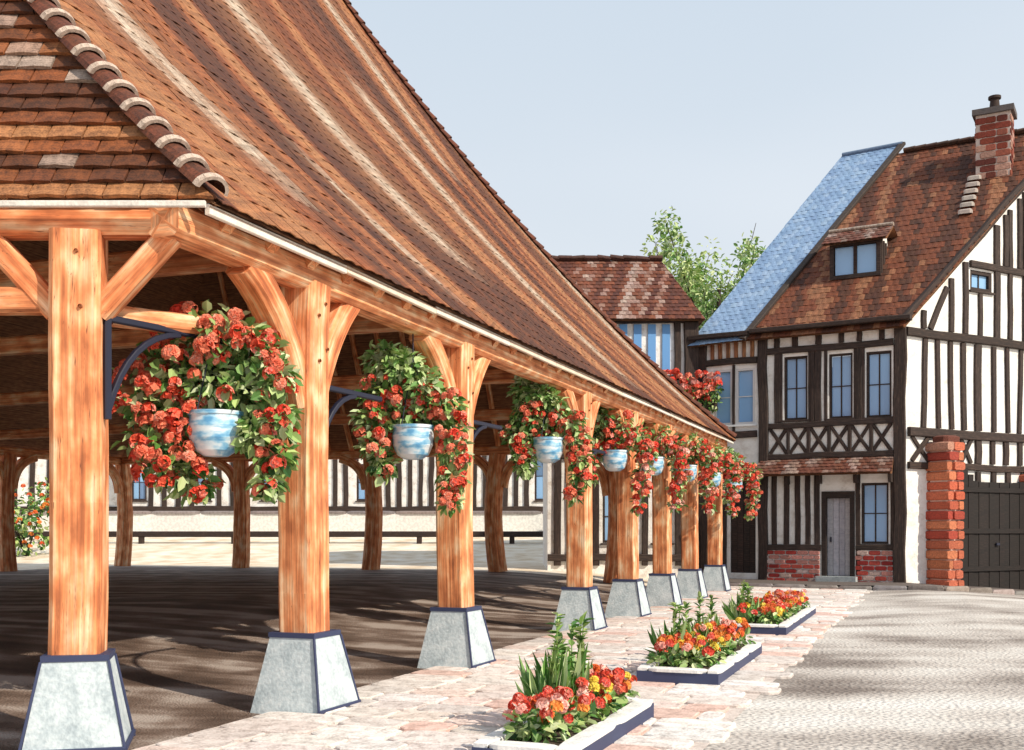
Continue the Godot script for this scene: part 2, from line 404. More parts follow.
# ================= tiled slopes =================
# L, R: Callables t(0..1) -> Vector3, the two edges of a slope; axis: the way the courses run
func slope(parent: Node, called: String, L: Callable, R: Callable, rows: int, wid: float, colf: Callable, mt: Material, single = null, lift := 0.03, up := Vector3.UP, gap := 0.0015) -> Dictionary:
	var axis: Vector3 = (R.call(0.0) - L.call(0.0)).normalized()
	var S = func(t: float, c: float) -> Vector3:
		var a: Vector3 = L.call(t); var b: Vector3 = R.call(t)
		var ca := axis.dot(a); var cb := axis.dot(b)
		if absf(cb - ca) < 0.001: return a
		return a.lerp(b, clampf((c - ca) / (cb - ca), 0.0, 1.0))
	var m := MB.new()
	for k in rows:
		var t0 := float(k) / rows; var t1 := minf(1.0, (k + 1.3) / rows)
		var a: Vector3 = L.call(t0); var b: Vector3 = R.call(t0)
		var c0 := axis.dot(a); var c1 := axis.dot(b)
		var nn: Vector3 = (b - a).cross(L.call(t1) - a).normalized()
		if (b - a).length() < 0.1: continue
		if nn.dot(up) < 0.0: nn = -nn
		var c := floorf(c0 / wid) * wid + (wid * 0.5 if k % 2 == 1 else 0.0) - wid
		while c < c1:
			var e0 := c + gap; var e1 := c + wid - gap
			if e1 > c0 and e0 < c1:
				var jig := rng.randf_range(-0.006, 0.006)
				var lf := lift + rng.randf_range(-0.006, 0.008)
				var em := (e0 + e1) * 0.5
				var bl: Vector3 = S.call(t0, e0); var bm: Vector3 = S.call(t0, em); var br: Vector3 = S.call(t0, e1)
				if bl.distance_to(br) > 0.02:
					var dn: Vector3 = (S.call(t0, em) - S.call(t1, em)).normalized() * jig
					var tl: Vector3 = S.call(t1, e0); var tm: Vector3 = S.call(t1, em); var tr: Vector3 = S.call(t1, e1)
					bl += nn * (lf - 0.005) + dn; br += nn * (lf - 0.005 + jig) + dn; bm += nn * (lf + 0.006) + dn
					tl += nn * 0.002; tr += nn * 0.002; tm += nn * 0.008
					var cc: Color = colf.call(em, t0)
					var g := m; var alone := false
					if single != null and single.call(bm):
						g = MB.new(); alone = true
					var below := bm - nn * 3.0
					g.quad(bl, bm, tm, tl, cc, below); g.quad(bm, br, tr, tm, cc, below)
					var th := nn * (lift * 0.72)
					g.quad(bl, bm, bm - th, bl - th, cc, tm); g.quad(bm, br, br - th, bm - th, cc, tm)
					g.quad(bl, tl, tl - th * 0.3, bl - th, cc, (br + tr) * 0.5); g.quad(br, tr, tr - th * 0.3, br - th, cc, (bl + tl) * 0.5)
					if alone: put("tile", g, mt, parent)
			c += wid
	var o := put(called, m, mt, parent); o.set_meta("kind", "stuff")
	# boarding beneath
	var bd := MB.new()
	for k in 8:
		var t0 := k / 8.0; var t1 := (k + 1) / 8.0
		var a: Vector3 = L.call(t0); var b: Vector3 = R.call(t0); var d: Vector3 = R.call(t1); var e: Vector3 = L.call(t1)
		var nn: Vector3 = (b - a).cross(e - a).normalized()
		if nn.dot(up) < 0.0: nn = -nn
		var off := -nn * 0.03
		var mid := (a + d) * 0.5
		bd.quad(a + off, b + off, d + off, e + off, Color.WHITE, mid - nn * 5.0)
		bd.quad(a + off * 2, b + off * 2, d + off * 2, e + off * 2, Color.WHITE, mid + nn * 5.0)
	put("roof_boarding", bd, M.board, parent)
	return {"S": S, "axis": axis, "L": L, "R": R}
func arc_t(t: float) -> float:      # even steps along the curved slope -> p
	return HALL_P * (t * 1.16 - 0.16 * t * t)
func hall_colour(seed_off: float, streaks: Array) -> Callable:
	var brown := col(134, 74, 38); var orange := col(168, 94, 48); var dark := col(102, 56, 30); var tan := col(190, 130, 84); var pale := col(224, 206, 186)
	return func(c: float, t: float) -> Color:
		var w := c + 0.7 * noise.get_noise_2d(t * 1.1, seed_off)
		var a := noise.get_noise_2d(w * 0.42, seed_off + t * 0.3)
		var b := noise.get_noise_2d(w * 1.3, seed_off + 40.0 + t * 0.5)
		var k := a * 1.8 + b * 0.7
		var r := brown
		if k > 0.0: r = brown.lerp(orange, clampf(k * 2.6, 0, 1)).lerp(tan, clampf(k * 3.0 - 1.0, 0, 1))
		else: r = brown.lerp(dark, clampf(-k * 2.4, 0, 1))
		for s in streaks:
			var d: float = absf(w - s[0]) / s[1]
			var on: float = smoothstep(s[2], s[2] + 0.08, t) * smoothstep(s[3], s[3] - 0.1, t)
			var br: float = 0.62 + 0.55 * noise.get_noise_2d(c * 4.0, t * 9.0 + s[0])
			if d < 3.0: r = r.lerp(tan, (1.0 - d / 3.0) * 0.75 * on)
			if d < 1.0: r = r.lerp(pale, clampf((1.0 - d * d) * on * br * 1.25, 0.0, 0.92))
		return vary(r, 0.04)

func build_hall():
	var base := H(0.37, 10.0, 0.0)
	var hall := thing("market_hall", "open timber market hall with huge brown tiled roof on orange posts", "market hall", base)
	var WD := HALL_P * 2.0
	var qb := -DX * WD / DZ                              # the back corner of the slanting near end
	var La = func(t): var p := arc_t(t); return H(p, RN * p, prof(p))
	var Ra = func(t): var p := arc_t(t); return H(p, HALL_L - RF * p, prof(p))
	var Lb = func(t): var p := arc_t(t); return H(WD - p, lerpf(qb, RN * HALL_P, p / HALL_P), prof(p))
	var Rb = func(t): var p := arc_t(t); return H(WD - p, HALL_L - RF * p, prof(p))
	var ax: Vector3 = (H(0, 1, 0) - H(0, 0, 0))
	var cq = func(q: float) -> float: return ax.dot(H(0, q, 0))
	var main_cols := hall_colour(3.0, [[cq.call(2.85), 0.42, 0.04, 0.6], [cq.call(5.3), 0.22, 0.0, 0.22], [cq.call(8.7), 0.6, 0.1, 0.9], [cq.call(13.6), 0.5, 0.0, 0.6], [cq.call(16.8), 0.45, 0.45, 1.2], [cq.call(21.3), 0.65, 0.0, 0.85]])
	var left := [230]
	var near_tile = func(v: Vector3) -> bool:
		if left[0] <= 0 or -v.z > 11.6 or v.x < -6.6: return false
		var sx := 512.0 + 1100.0 * v.x / -v.z; var sy := 530.0 - 1100.0 * (v.y - 1.6) / -v.z
		if sx < -30 or sy < -20: return false
		left[0] -= 1
		return true
	var main := slope(hall, "street_slope_tiles", La, Ra, 42, 0.2, main_cols, M.tile, near_tile, 0.011)
	left[0] = 120
	var hipc := hall_colour(90.0, [])
	var hc = func(c: float, t: float) -> Color:
		var r: Color = hipc.call(c * 0.25 + t * 60.0, t)
		if rng.randf() < 0.13: r = r.lerp(col(214, 196, 184), rng.randf_range(0.4, 0.85))
		return r
	var endp := slope(hall, "hip_end_tiles", Lb, La, 78, 0.27, hc, M.tile, near_tile, 0.045, Vector3.UP, 0.006)
	slope(hall, "yard_slope_tiles", Lb, Rb, 30, 0.4, hall_colour(140.0, []), M.tile)
	var farp := slope(hall, "far_end_tiles", Ra, Rb, 30, 0.4, hall_colour(180.0, []), M.tile)
	# hip tiles: mortared crescents along the near hip, plain ones on the far hip
	for spec in [[La, 0.0, 0.155, 60], [Ra, 0.0, 0.25, 54]]:
		var E: Callable = spec[0]; var n: int = spec[3]
		for k in n:
			var t := (k + 0.3) / n
			var a: Vector3 = E.call(t); var b: Vector3 = E.call(minf(1.0, t + 1.25 / n))
			var dir := (b - a).normalized(); var s := dir.cross(Vector3.UP).normalized(); var u := s.cross(dir)
			var m := MB.new(); var lip := MB.new()
			var ra := 0.15; var rb := 0.115; var prev := []
			for j in 9:
				var an := PI * j / 8.0
				var o1 := s * cos(an) * ra + u * sin(an) * ra * 0.8; var o2 := s * cos(an) * rb + u * sin(an) * rb * 0.8
				var now := [a + u * 0.03 + o1, b + o2, a + u * 0.03 + o1 * 0.78]
				if j > 0:
					m.quad(prev[0], now[0], now[1], prev[1], vary(col(120, 66, 44), 0.2), (a + b) * 0.5)
					lip.quad(prev[0] - dir * 0.012, now[0] - dir * 0.012, now[2] - dir * 0.012, prev[2] - dir * 0.012, Color.WHITE, b)
					lip.quad(prev[0] - dir * 0.012, now[0] - dir * 0.012, now[0] + o1 * 0.06 + dir * 0.03, prev[0] + o1 * 0.06 + dir * 0.03, Color.WHITE, a)
				prev = now
			var ht := put("hip_tile", m, M.tile, hall)
			if E == La: 
				for i in lip.c.size(): lip.c[i] = col(222, 206, 192)
				put("mortar_lip", lip, M.brick, ht)
	# rafters under the slopes
	for sp in [[main, 0.62, M.oak], [endp, 0.62, M.oak], [farp, 0.8, M.oak]]:
		var S: Callable = sp[0].S; var axis: Vector3 = sp[0].axis; var L: Callable = sp[0].L; var R: Callable = sp[0].R
		var c0 := axis.dot(L.call(0.0)) + 0.4; var c1 := axis.dot(R.call(0.0)) - 0.3
		var c := c0
		while c < c1:
			var pts := []
			for i in 11:
				var t := 0.012 + i / 10.0 * 0.985
				if c < axis.dot(L.call(t)) - 0.05 or c > axis.dot(R.call(t)) + 0.05: break
				var w: Vector3 = S.call(t, c)
				pts.append(w - Vector3(0, 0.19, 0))
			if pts.size() > 1:
				var m := MB.new(); m.sweep(pts, 0.13, 0.16, axis, Color(1.05, 1.0, 0.95)); put("rafter", m, sp[2], hall)
			c += sp[1]
	for pp in [2.6, 5.4, 8.2]:
		var m := MB.new(); m.sweep([H(pp, RN * pp + 0.3, prof(pp) - 0.4), H(pp, HALL_L - RF * pp - 0.3, prof(pp) - 0.4)], 0.2, 0.24, Vector3.UP, Color(0.75, 0.7, 0.66)); put("purlin", m, M.oak, hall)
	# plates carrying the rafters
	var m1 := MB.new(); m1.sweep([H(0.34, -0.15, 3.86), H(0.34, 7.5, 3.85), H(0.34, 15.5, 3.87), H(0.34, 22.85, 3.86)], 0.26, 0.27, Vector3.UP, Color(1.12, 1.1, 1.08)); put("eave_plate", m1, M.oak, hall)
	var fq := 0.0
	while fq < 22.9:                                     # eave boards, butted end to end
		var fe := minf(fq + rng.randf_range(1.6, 2.6), 22.95)
		var m0 := MB.new(); var dy := rng.randf_range(-0.012, 0.012)
		m0.sweep([H(0.07, fq + 0.004, 3.945 + dy), H(0.07, fe - 0.004, 3.945 - dy)], rng.randf_range(0.06, 0.08), 0.04, Vector3.UP, vary([Color(1, 0.95, 0.88), Color(0.95, 0.8, 0.66), Color(1, 0.9, 0.8)][rng.randi() % 3], 0.06)); put("fascia_board", m0, M.lime, hall)
		fq = fe
	var e0 := H(0.0, 0.0, 0)
	var m2 := MB.new(); m2.sweep([Vector3(e0.x - 0.28, 3.86, -8.13), Vector3(e0.x - 10, 3.86, -8.13), Vector3(e0.x - 21.2, 3.86, -8.13)], 0.2, 0.22, Vector3.UP, Color(0.98, 0.86, 0.8)); put("end_plate", m2, M.oak, hall)
	var m3 := MB.new(); m3.sweep([Vector3(e0.x - 0.05, 3.95, -7.93), Vector3(e0.x - 21.5, 3.95, -7.93)], 0.045, 0.04, Vector3.UP, Color(0.92, 0.86, 0.8)); put("fascia", m3, M.lime, hall)
	var m4 := MB.new(); m4.sweep([H(WD - 0.35, qb, 3.86), H(WD - 0.35, 22.8, 3.86)], 0.26, 0.26, Vector3.UP, Color.WHITE); put("yard_plate", m4, M.oak, hall)
	var m5 := MB.new(); m5.sweep([H(0.4, 22.62, 3.87), H(WD - 0.4, 22.62, 3.87)], 0.24, 0.24, Vector3.UP, Color.WHITE); put("far_plate", m5, M.oak, hall)
	# street posts
	var qs := [1.84, 5.2, 10.1, 13.1, 15.9, 18.75, 21.95]
	for i in qs.size():
		street_post(hall, H(0.37, qs[i], 0), ax, qs[i], i)
	end_post(hall, Vector3(-3.2, 0, -8.13), true)
	end_post(hall, Vector3(-7.6, 0, -8.13), false)
	# lower rails
	var r1 := MB.new(); r1.sweep([Vector3(-3.05, 3.22, -8.3), H(0.42, 1.68, 3.3)], 0.15, 0.17, Vector3.UP, Color.WHITE); put("rail", r1, M.oak, hall)
	var r2 := MB.new(); r2.sweep([Vector3(-3.35, 3.29, -8.13), Vector3(-7.45, 3.29, -8.13)], 0.19, 0.15, Vector3.UP, Color.WHITE); put("rail", r2, M.oak, hall)
	# tie beams across the hall and dark far posts
	for q in [1.84, 5.2, 10.1, 15.9]:
		var t := MB.new(); t.sweep([H(0.5, q, 4.12), H(10, q, 4.2), H(WD - 0.5, q, 4.12)], 0.24, 0.2, Vector3.UP, Color(0.8, 0.76, 0.72)); put("tie_beam", t, M.oak, hall)
	for q in [3.0, 8.0, 13.0, 17.8, 22.6]: dark_post(hall, WD - 0.4, q, H(1, 0, 0) - H(0, 0, 0), ax)
	for p in [15.4, 10.8, 6.7, 3.3]: dark_post(hall, p, 22.6, ax, H(1, 0, 0) - H(0, 0, 0))

func plinth(post: Node, b: Vector3, ux: Vector3, uz: Vector3):
	var m := MB.new(); var y := Vector3.UP
	var c := Color.WHITE
	var lo := []; var hi := []
	for k in [[-1, -1], [1, -1], [1, 1], [-1, 1]]:
		lo.append(b + ux * (k[0] * 0.36 + rng.randf_range(-0.012, 0.012)) + uz * (k[1] * 0.36 + rng.randf_range(-0.012, 0.012)) - y * 0.05); hi.append(b + ux * k[0] * 0.222 + uz * k[1] * 0.222 + y * 0.66)
	m.hull8(lo + hi, c)
	put("plinth", m, M.stone, post)
	var cb := MB.new(); cb.box(b + y * 0.675, ux * 0.232, y * 0.022, uz * 0.232, Color.WHITE); put("collar", cb, M.navy, post)
	for k in [[1, -1], [-1, -1], [1, 1]]:
		var e := MB.new(); var o: Vector3 = (ux * k[0] + uz * k[1]) * 0.006
		e.sweep([b + ux * k[0] * 0.358 + uz * k[1] * 0.358 + o - y * 0.03, b + ux * k[0] * 0.224 + uz * k[1] * 0.224 + o + y * 0.655], 0.02, 0.02, ux, Color.WHITE); put("corner_strip", e, M.navy, post)
	for k in [[0, -1], [1, 0]]:
		var f := MB.new(); var dir: Vector3 = ux * k[0] + uz * k[1]; var sd: Vector3 = ux * k[1] + uz * k[0]
		f.sweep([b + dir * 0.355 - sd * 0.36 + y * 0.035, b + dir * 0.355 + sd * 0.36 + y * 0.035], 0.03, 0.03, y, Color.WHITE); put("foot_strip", f, M.navy, post)

func shaft(a: Vector3, top: float, bend: Vector3) -> Array:
	var r := []
	for i in 9:
		var t := i / 8.0
		r.append(a.lerp(Vector3(a.x, top, a.z), t) + bend * (4.0 * t * (1.0 - t)) + Vector3(noise.get_noise_2d(a.x * 3.1, t * 2.0), 0, noise.get_noise_2d(a.z * 2.7, t * 2.0 + 9)) * 0.015)
	return r
func curve(a: Vector3, b: Vector3, sag: Vector3) -> Array:
	var r := []
	for i in 9:
		var t := i / 8.0
		r.append(a.lerp(b, t) + sag * (4.0 * t * (1.0 - t)))
	return r
func street_post(hall: Node, b: Vector3, ax: Vector3, q: float, i: int):
	var side := H(1, 0, 0) - H(0, 0, 0)
	var m := MB.new(); m.sweep(shaft(b + Vector3(0, 0.69, 0), 3.8, ax * -0.03), 0.35, 0.35, side, vary(Color(1, 0.98, 0.96), 0.08), 0.1)
	var post := put("post", m, M.oak, hall)
	plinth(post, b, -side, -ax)
	if i < 3: pegs(post, b, -side, ax)
	# brace back, rail brace and brace forward, in the line of the row
	var b1 := MB.new(); b1.sweep(curve(b + Vector3(0, 2.7, 0) - ax * 0.12, b + Vector3(0, 3.78, 0) - ax * 0.98, ax * 0.1 + Vector3(0, 0.1, 0)), 0.24, 0.27, side, vary(Color(1, 0.93, 0.88), 0.08)); put("brace", b1, M.oak, hall)
	var b2 := MB.new(); b2.sweep(curve(b + Vector3(0, 2.85, 0) + ax * 0.12, b + Vector3(0, 3.78, 0) + ax * 0.75, ax * -0.05 + Vector3(0, 0.05, 0)), 0.23, 0.25, side, vary(Color(1, 0.9, 0.84), 0.08)); put("brace", b2, M.oak, hall)
	if i < 3:
		var b3 := MB.new(); b3.sweep(curve(b + Vector3(0, 2.35, 0) + side * 0.1 - ax * 0.14, b + Vector3(0, 3.25, 0) - ax * 0.8 + side * 0.1, ax * 0.16 + Vector3(0, 0.14, 0)), 0.15, 0.15, side, Color(1.05, 1, 0.95)); put("brace", b3, M.oak, hall)
	bracket(hall, b + ax * 0.185, ax, 2.92)
func pegs(post: Node, b: Vector3, out: Vector3, along: Vector3):
	for e in [[3.62, 0.05], [3.5, -0.06], [3.22, 0.08], [3.1, -0.05]]:
		var m := MB.new(); var o: Vector3 = b + out * 0.178 + along * e[1] + Vector3(0, e[0], 0)
		m.tube([o - out * 0.02, o + out * 0.012, o + out * 0.013], 0.018, 0.014, 7, Color(0.5, 0.42, 0.38)); put("peg", m, M.oak, post)
func bracket(hall: Node, b: Vector3, ax: Vector3, h: float):
	var up := Vector3.UP; var side := ax.cross(up).normalized()
	var m := MB.new(); m.sweep([b + up * (h - 0.75) + ax * 0.012, b + up * h + ax * 0.012], 0.07, 0.06, side, Color.WHITE)
	var br := put("bracket", m, M.iron, hall)
	var a := MB.new(); a.sweep([b + up * h, b + up * (h + 0.01) + ax * 1.25], 0.05, 0.05, side, Color.WHITE); put("arm", a, M.iron, br)
	var s := MB.new(); s.sweep(curve(b + up * (h - 0.7) + ax * 0.02, b + up * (h - 0.02) + ax * 0.72, up * 0.14 - ax * 0.08), 0.05, 0.045, side, Color.WHITE); put("strut", s, M.iron, br)
func end_post(hall: Node, b: Vector3, brk: bool):
	var m := MB.new(); m.sweep(shaft(b + Vector3(0, 0.69, 0), 3.78, Vector3.ZERO), 0.36, 0.36, (Vector3(1, 0, -0.18)).normalized(), Color(1, 0.96, 0.92), 0.1)
	var post := put("post", m, M.oak, hall)
	var ux := Vector3(1, 0, 0).rotated(Vector3.UP, 0.25); var uz := Vector3(0, 0, -1).rotated(Vector3.UP, 0.25)
	plinth(post, b, ux, uz)
	pegs(post, b, Vector3(0, 0, 1), Vector3(1, 0, 0))
	for s in [-1.0, 1.0]:
		var bm := MB.new(); bm.sweep(curve(b + Vector3(s * 0.15, 3.2, 0.0), b + Vector3(s * 0.68, 3.78, 0.0), Vector3.ZERO), 0.17, 0.17, Vector3(0, 0, 1), Color(1, 0.88, 0.82)); put("brace", bm, M.oak, hall)
	if brk: bracket(hall, b + Vector3(0.19, 0, 0), (Vector3(0.5, 0, -0.87)).normalized(), 3.17)
func dark_post(hall: Node, p: float, q: float, out: Vector3, side: Vector3):
	var b := H(p, q, HG(p, q)); var bend := side * rng.randf_range(-0.14, 0.14)
	var m := MB.new(); m.sweep(shaft(b - Vector3(0, 0.03, 0), 3.78, bend), 0.5, 0.46, side, vary(Color(1, 0.95, 0.92), 0.2), 0.25, 0.88)
	put("post", m, M.oak, hall, "crooked round-edged post at the back of the hall")
	for s in [-1.0, 1.0]:
		var bm := MB.new(); bm.sweep(curve(b + Vector3(0, 2.4, 0) + side * s * 0.15, Vector3(b.x, 3.76, b.z) + side * s * 1.0, side * s * -0.18 + Vector3(0, 0.15, 0)), 0.24, 0.26, side.cross(Vector3.UP), Color.WHITE); put("brace", bm, M.oak, hall)

# ================= facades =================
class Facade:
	var o: Vector2; var u: Vector2; var out: Vector2
	func _init(o_, u_, out_):
		o = o_; u = u_; out = out_
	func at(a: float, h: float, d := 0.0) -> Vector3:
		var p := o + u * a + out * d
		return Vector3(p.x, h, -p.y)
	func uv() -> Vector3: return Vector3(u.x, 0, -u.y)
	func ov() -> Vector3: return Vector3(out.x, 0, -out.y)
func fbox(F: Facade, u0, u1, h0, h1, d0, d1, c: Color) -> MB:
	var m := MB.new()
	m.box(F.at((u0 + u1) * 0.5, (h0 + h1) * 0.5, (d0 + d1) * 0.5), F.uv() * absf(u1 - u0) * 0.5, Vector3(0, absf(h1 - h0) * 0.5, 0), F.ov() * absf(d1 - d0) * 0.5, c)
	return m
func timber(parent: Node, F: Facade, u0, h0, u1, h1, w: float, d := 0.05, called := "timber", mt = null):
	var m := MB.new(); var pts := []
	var a: Vector3 = F.at(u0, h0, d * 0.5); var b: Vector3 = F.at(u1, h1, d * 0.5); var n := clampi(int(a.distance_to(b) / 0.7), 2, 7)
	var along := (b - a).normalized(); var cr := along.cross(F.ov())
	for i in n + 1:
		var k: float = 0.0 if (i == 0 or i == n) else rng.randf_range(-1, 1)
		pts.append(a.lerp(b, float(i) / n) + cr * k * w * 0.12)
	m.sweep(pts, w * rng.randf_range(0.9, 1.12), d + 0.04, cr, vary(Color(1, 0.96, 0.94), 0.25), 0.14)
	return put(called, m, mt if mt != null else M.dark, parent)
func wall(parent: Node, F: Facade, us: Array, hs: Array, holes: Array, top = null, called := "wall", mt = null, thick := 0.28):
	# a wall sheet with real openings; top: optional Callable u -> height limit (gable)
	var m := MB.new(); var U := us.duplicate(); var V := hs.duplicate()
	for o in holes: U.append_array([o[0], o[1]]); V.append_array([o[2], o[3]])
	U.sort(); V.sort()
	for i in U.size() - 1:
		for j in V.size() - 1:
			if U[i + 1] - U[i] < 0.001 or V[j + 1] - V[j] < 0.001: continue
			var mu: float = (U[i] + U[i + 1]) * 0.5; var mh: float = (V[j] + V[j + 1]) * 0.5; var hole := false
			for o in holes:
				if mu > o[0] and mu < o[1] and mh > o[2] and mh < o[3]: hole = true
			if hole: continue
			var t0: float = V[j + 1]; var t1: float = V[j + 1]
			if top != null:
				t0 = minf(t0, top.call(U[i])); t1 = minf(t1, top.call(U[i + 1]))
				if t0 <= V[j] and t1 <= V[j]: continue
				t0 = maxf(t0, V[j]); t1 = maxf(t1, V[j])
			m.quad(F.at(U[i], V[j]), F.at(U[i + 1], V[j]), F.at(U[i + 1], t1), F.at(U[i], t0), Color.WHITE, F.at(mu, mh, -1))
			m.quad(F.at(U[i], V[j], -thick), F.at(U[i + 1], V[j], -thick), F.at(U[i + 1], t1, -thick), F.at(U[i], t0, -thick), Color.WHITE, F.at(mu, mh, 1))
	for o in holes:
		var c: Vector3 = F.at((o[0] + o[1]) * 0.5, (o[2] + o[3]) * 0.5, -thick * 0.5)
		var f0 := [[o[0], o[2]], [o[1], o[2]], [o[1], o[3]], [o[0], o[3]]]
		for k in 4:
			var a = f0[k]; var b = f0[(k + 1) % 4]
			var n := m.v.size()
			m.quad(F.at(a[0], a[1]), F.at(b[0], b[1]), F.at(b[0], b[1], -thick), F.at(a[0], a[1], -thick), Color.WHITE, c * 2.0 - F.at(a[0], a[1]) + (F.at(b[0], b[1]) - F.at(a[0], a[1])))
	return put(called, m, mt if mt != null else M.plaster, parent)
func window(parent: Node, F: Facade, o: Array, cols: int, rows: int, frame_w: float, frame_mat: Material, tints: Array, deep := 0.1):
	var m := MB.new()
	for e in [[o[0], o[0] + frame_w, o[2], o[3]], [o[1] - frame_w, o[1], o[2], o[3]], [o[0] + frame_w, o[1] - frame_w, o[3] - frame_w, o[3]], [o[0] + frame_w, o[1] - frame_w, o[2], o[2] + frame_w]]:
		var bx := fbox(F, e[0], e[1], e[2], e[3], -deep - 0.04, -deep + 0.075, Color(0.9, 0.86, 0.84))
		m.v.append_array(bx.v); m.n.append_array(bx.n); m.t.append_array(bx.t); m.c.append_array(bx.c)
	var win := put("window", m, frame_mat, parent)
	var u0: float = o[0] + frame_w; var u1: float = o[1] - frame_w; var h0: float = o[2] + frame_w; var h1: float = o[3] - frame_w
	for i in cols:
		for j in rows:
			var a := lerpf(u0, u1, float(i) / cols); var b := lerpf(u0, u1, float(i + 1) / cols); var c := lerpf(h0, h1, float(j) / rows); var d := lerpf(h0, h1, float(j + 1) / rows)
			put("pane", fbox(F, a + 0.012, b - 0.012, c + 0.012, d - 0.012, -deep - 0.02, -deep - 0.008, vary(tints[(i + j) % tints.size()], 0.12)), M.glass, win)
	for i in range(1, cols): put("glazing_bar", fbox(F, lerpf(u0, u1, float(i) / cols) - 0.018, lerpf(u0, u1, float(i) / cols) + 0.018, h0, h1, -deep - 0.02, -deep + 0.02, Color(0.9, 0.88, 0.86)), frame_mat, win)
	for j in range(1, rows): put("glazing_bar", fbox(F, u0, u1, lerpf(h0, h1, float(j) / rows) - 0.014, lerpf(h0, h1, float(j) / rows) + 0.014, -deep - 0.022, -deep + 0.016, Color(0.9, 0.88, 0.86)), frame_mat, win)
	put("sill", fbox(F, o[0] - 0.06, o[1] + 0.06, o[2] - 0.06, o[2] - 0.003, -0.02, 0.08, Color.WHITE), frame_mat, win)
	return win
func bricks(parent: Node, F: Facade, u0: float, u1: float, h0: float, h1: float, bw: float, bh: float, pal: Array):
	put("brick_bedding", fbox(F, u0, u1, h0, h1, -0.02, 0.05, Color(0.9, 0.86, 0.84)), M.lime, parent)
	var rows := maxi(1, int((h1 - h0) / bh)); var hh := (h1 - h0) / rows
	for j in rows:
		var u := u0 - (bw * 0.5 if j % 2 == 1 else 0.0)
		while u < u1 - 0.02:
			var a := maxf(u, u0) + 0.012; var b := minf(u + bw, u1) - 0.012
			if b - a > 0.05:
				var m := MB.new()
				m.chunk(F.at((a + b) * 0.5, h0 + hh * (j + 0.5), 0.06), F.uv() * (b - a) * 0.5, F.ov() * rng.randf_range(0.02, 0.04), Vector3(0, hh * 0.5 - 0.012, 0), 0.1, vary(pal[rng.randi() % pal.size()], 0.15))
				put("brick", m, M.brick, parent)
			u += bw

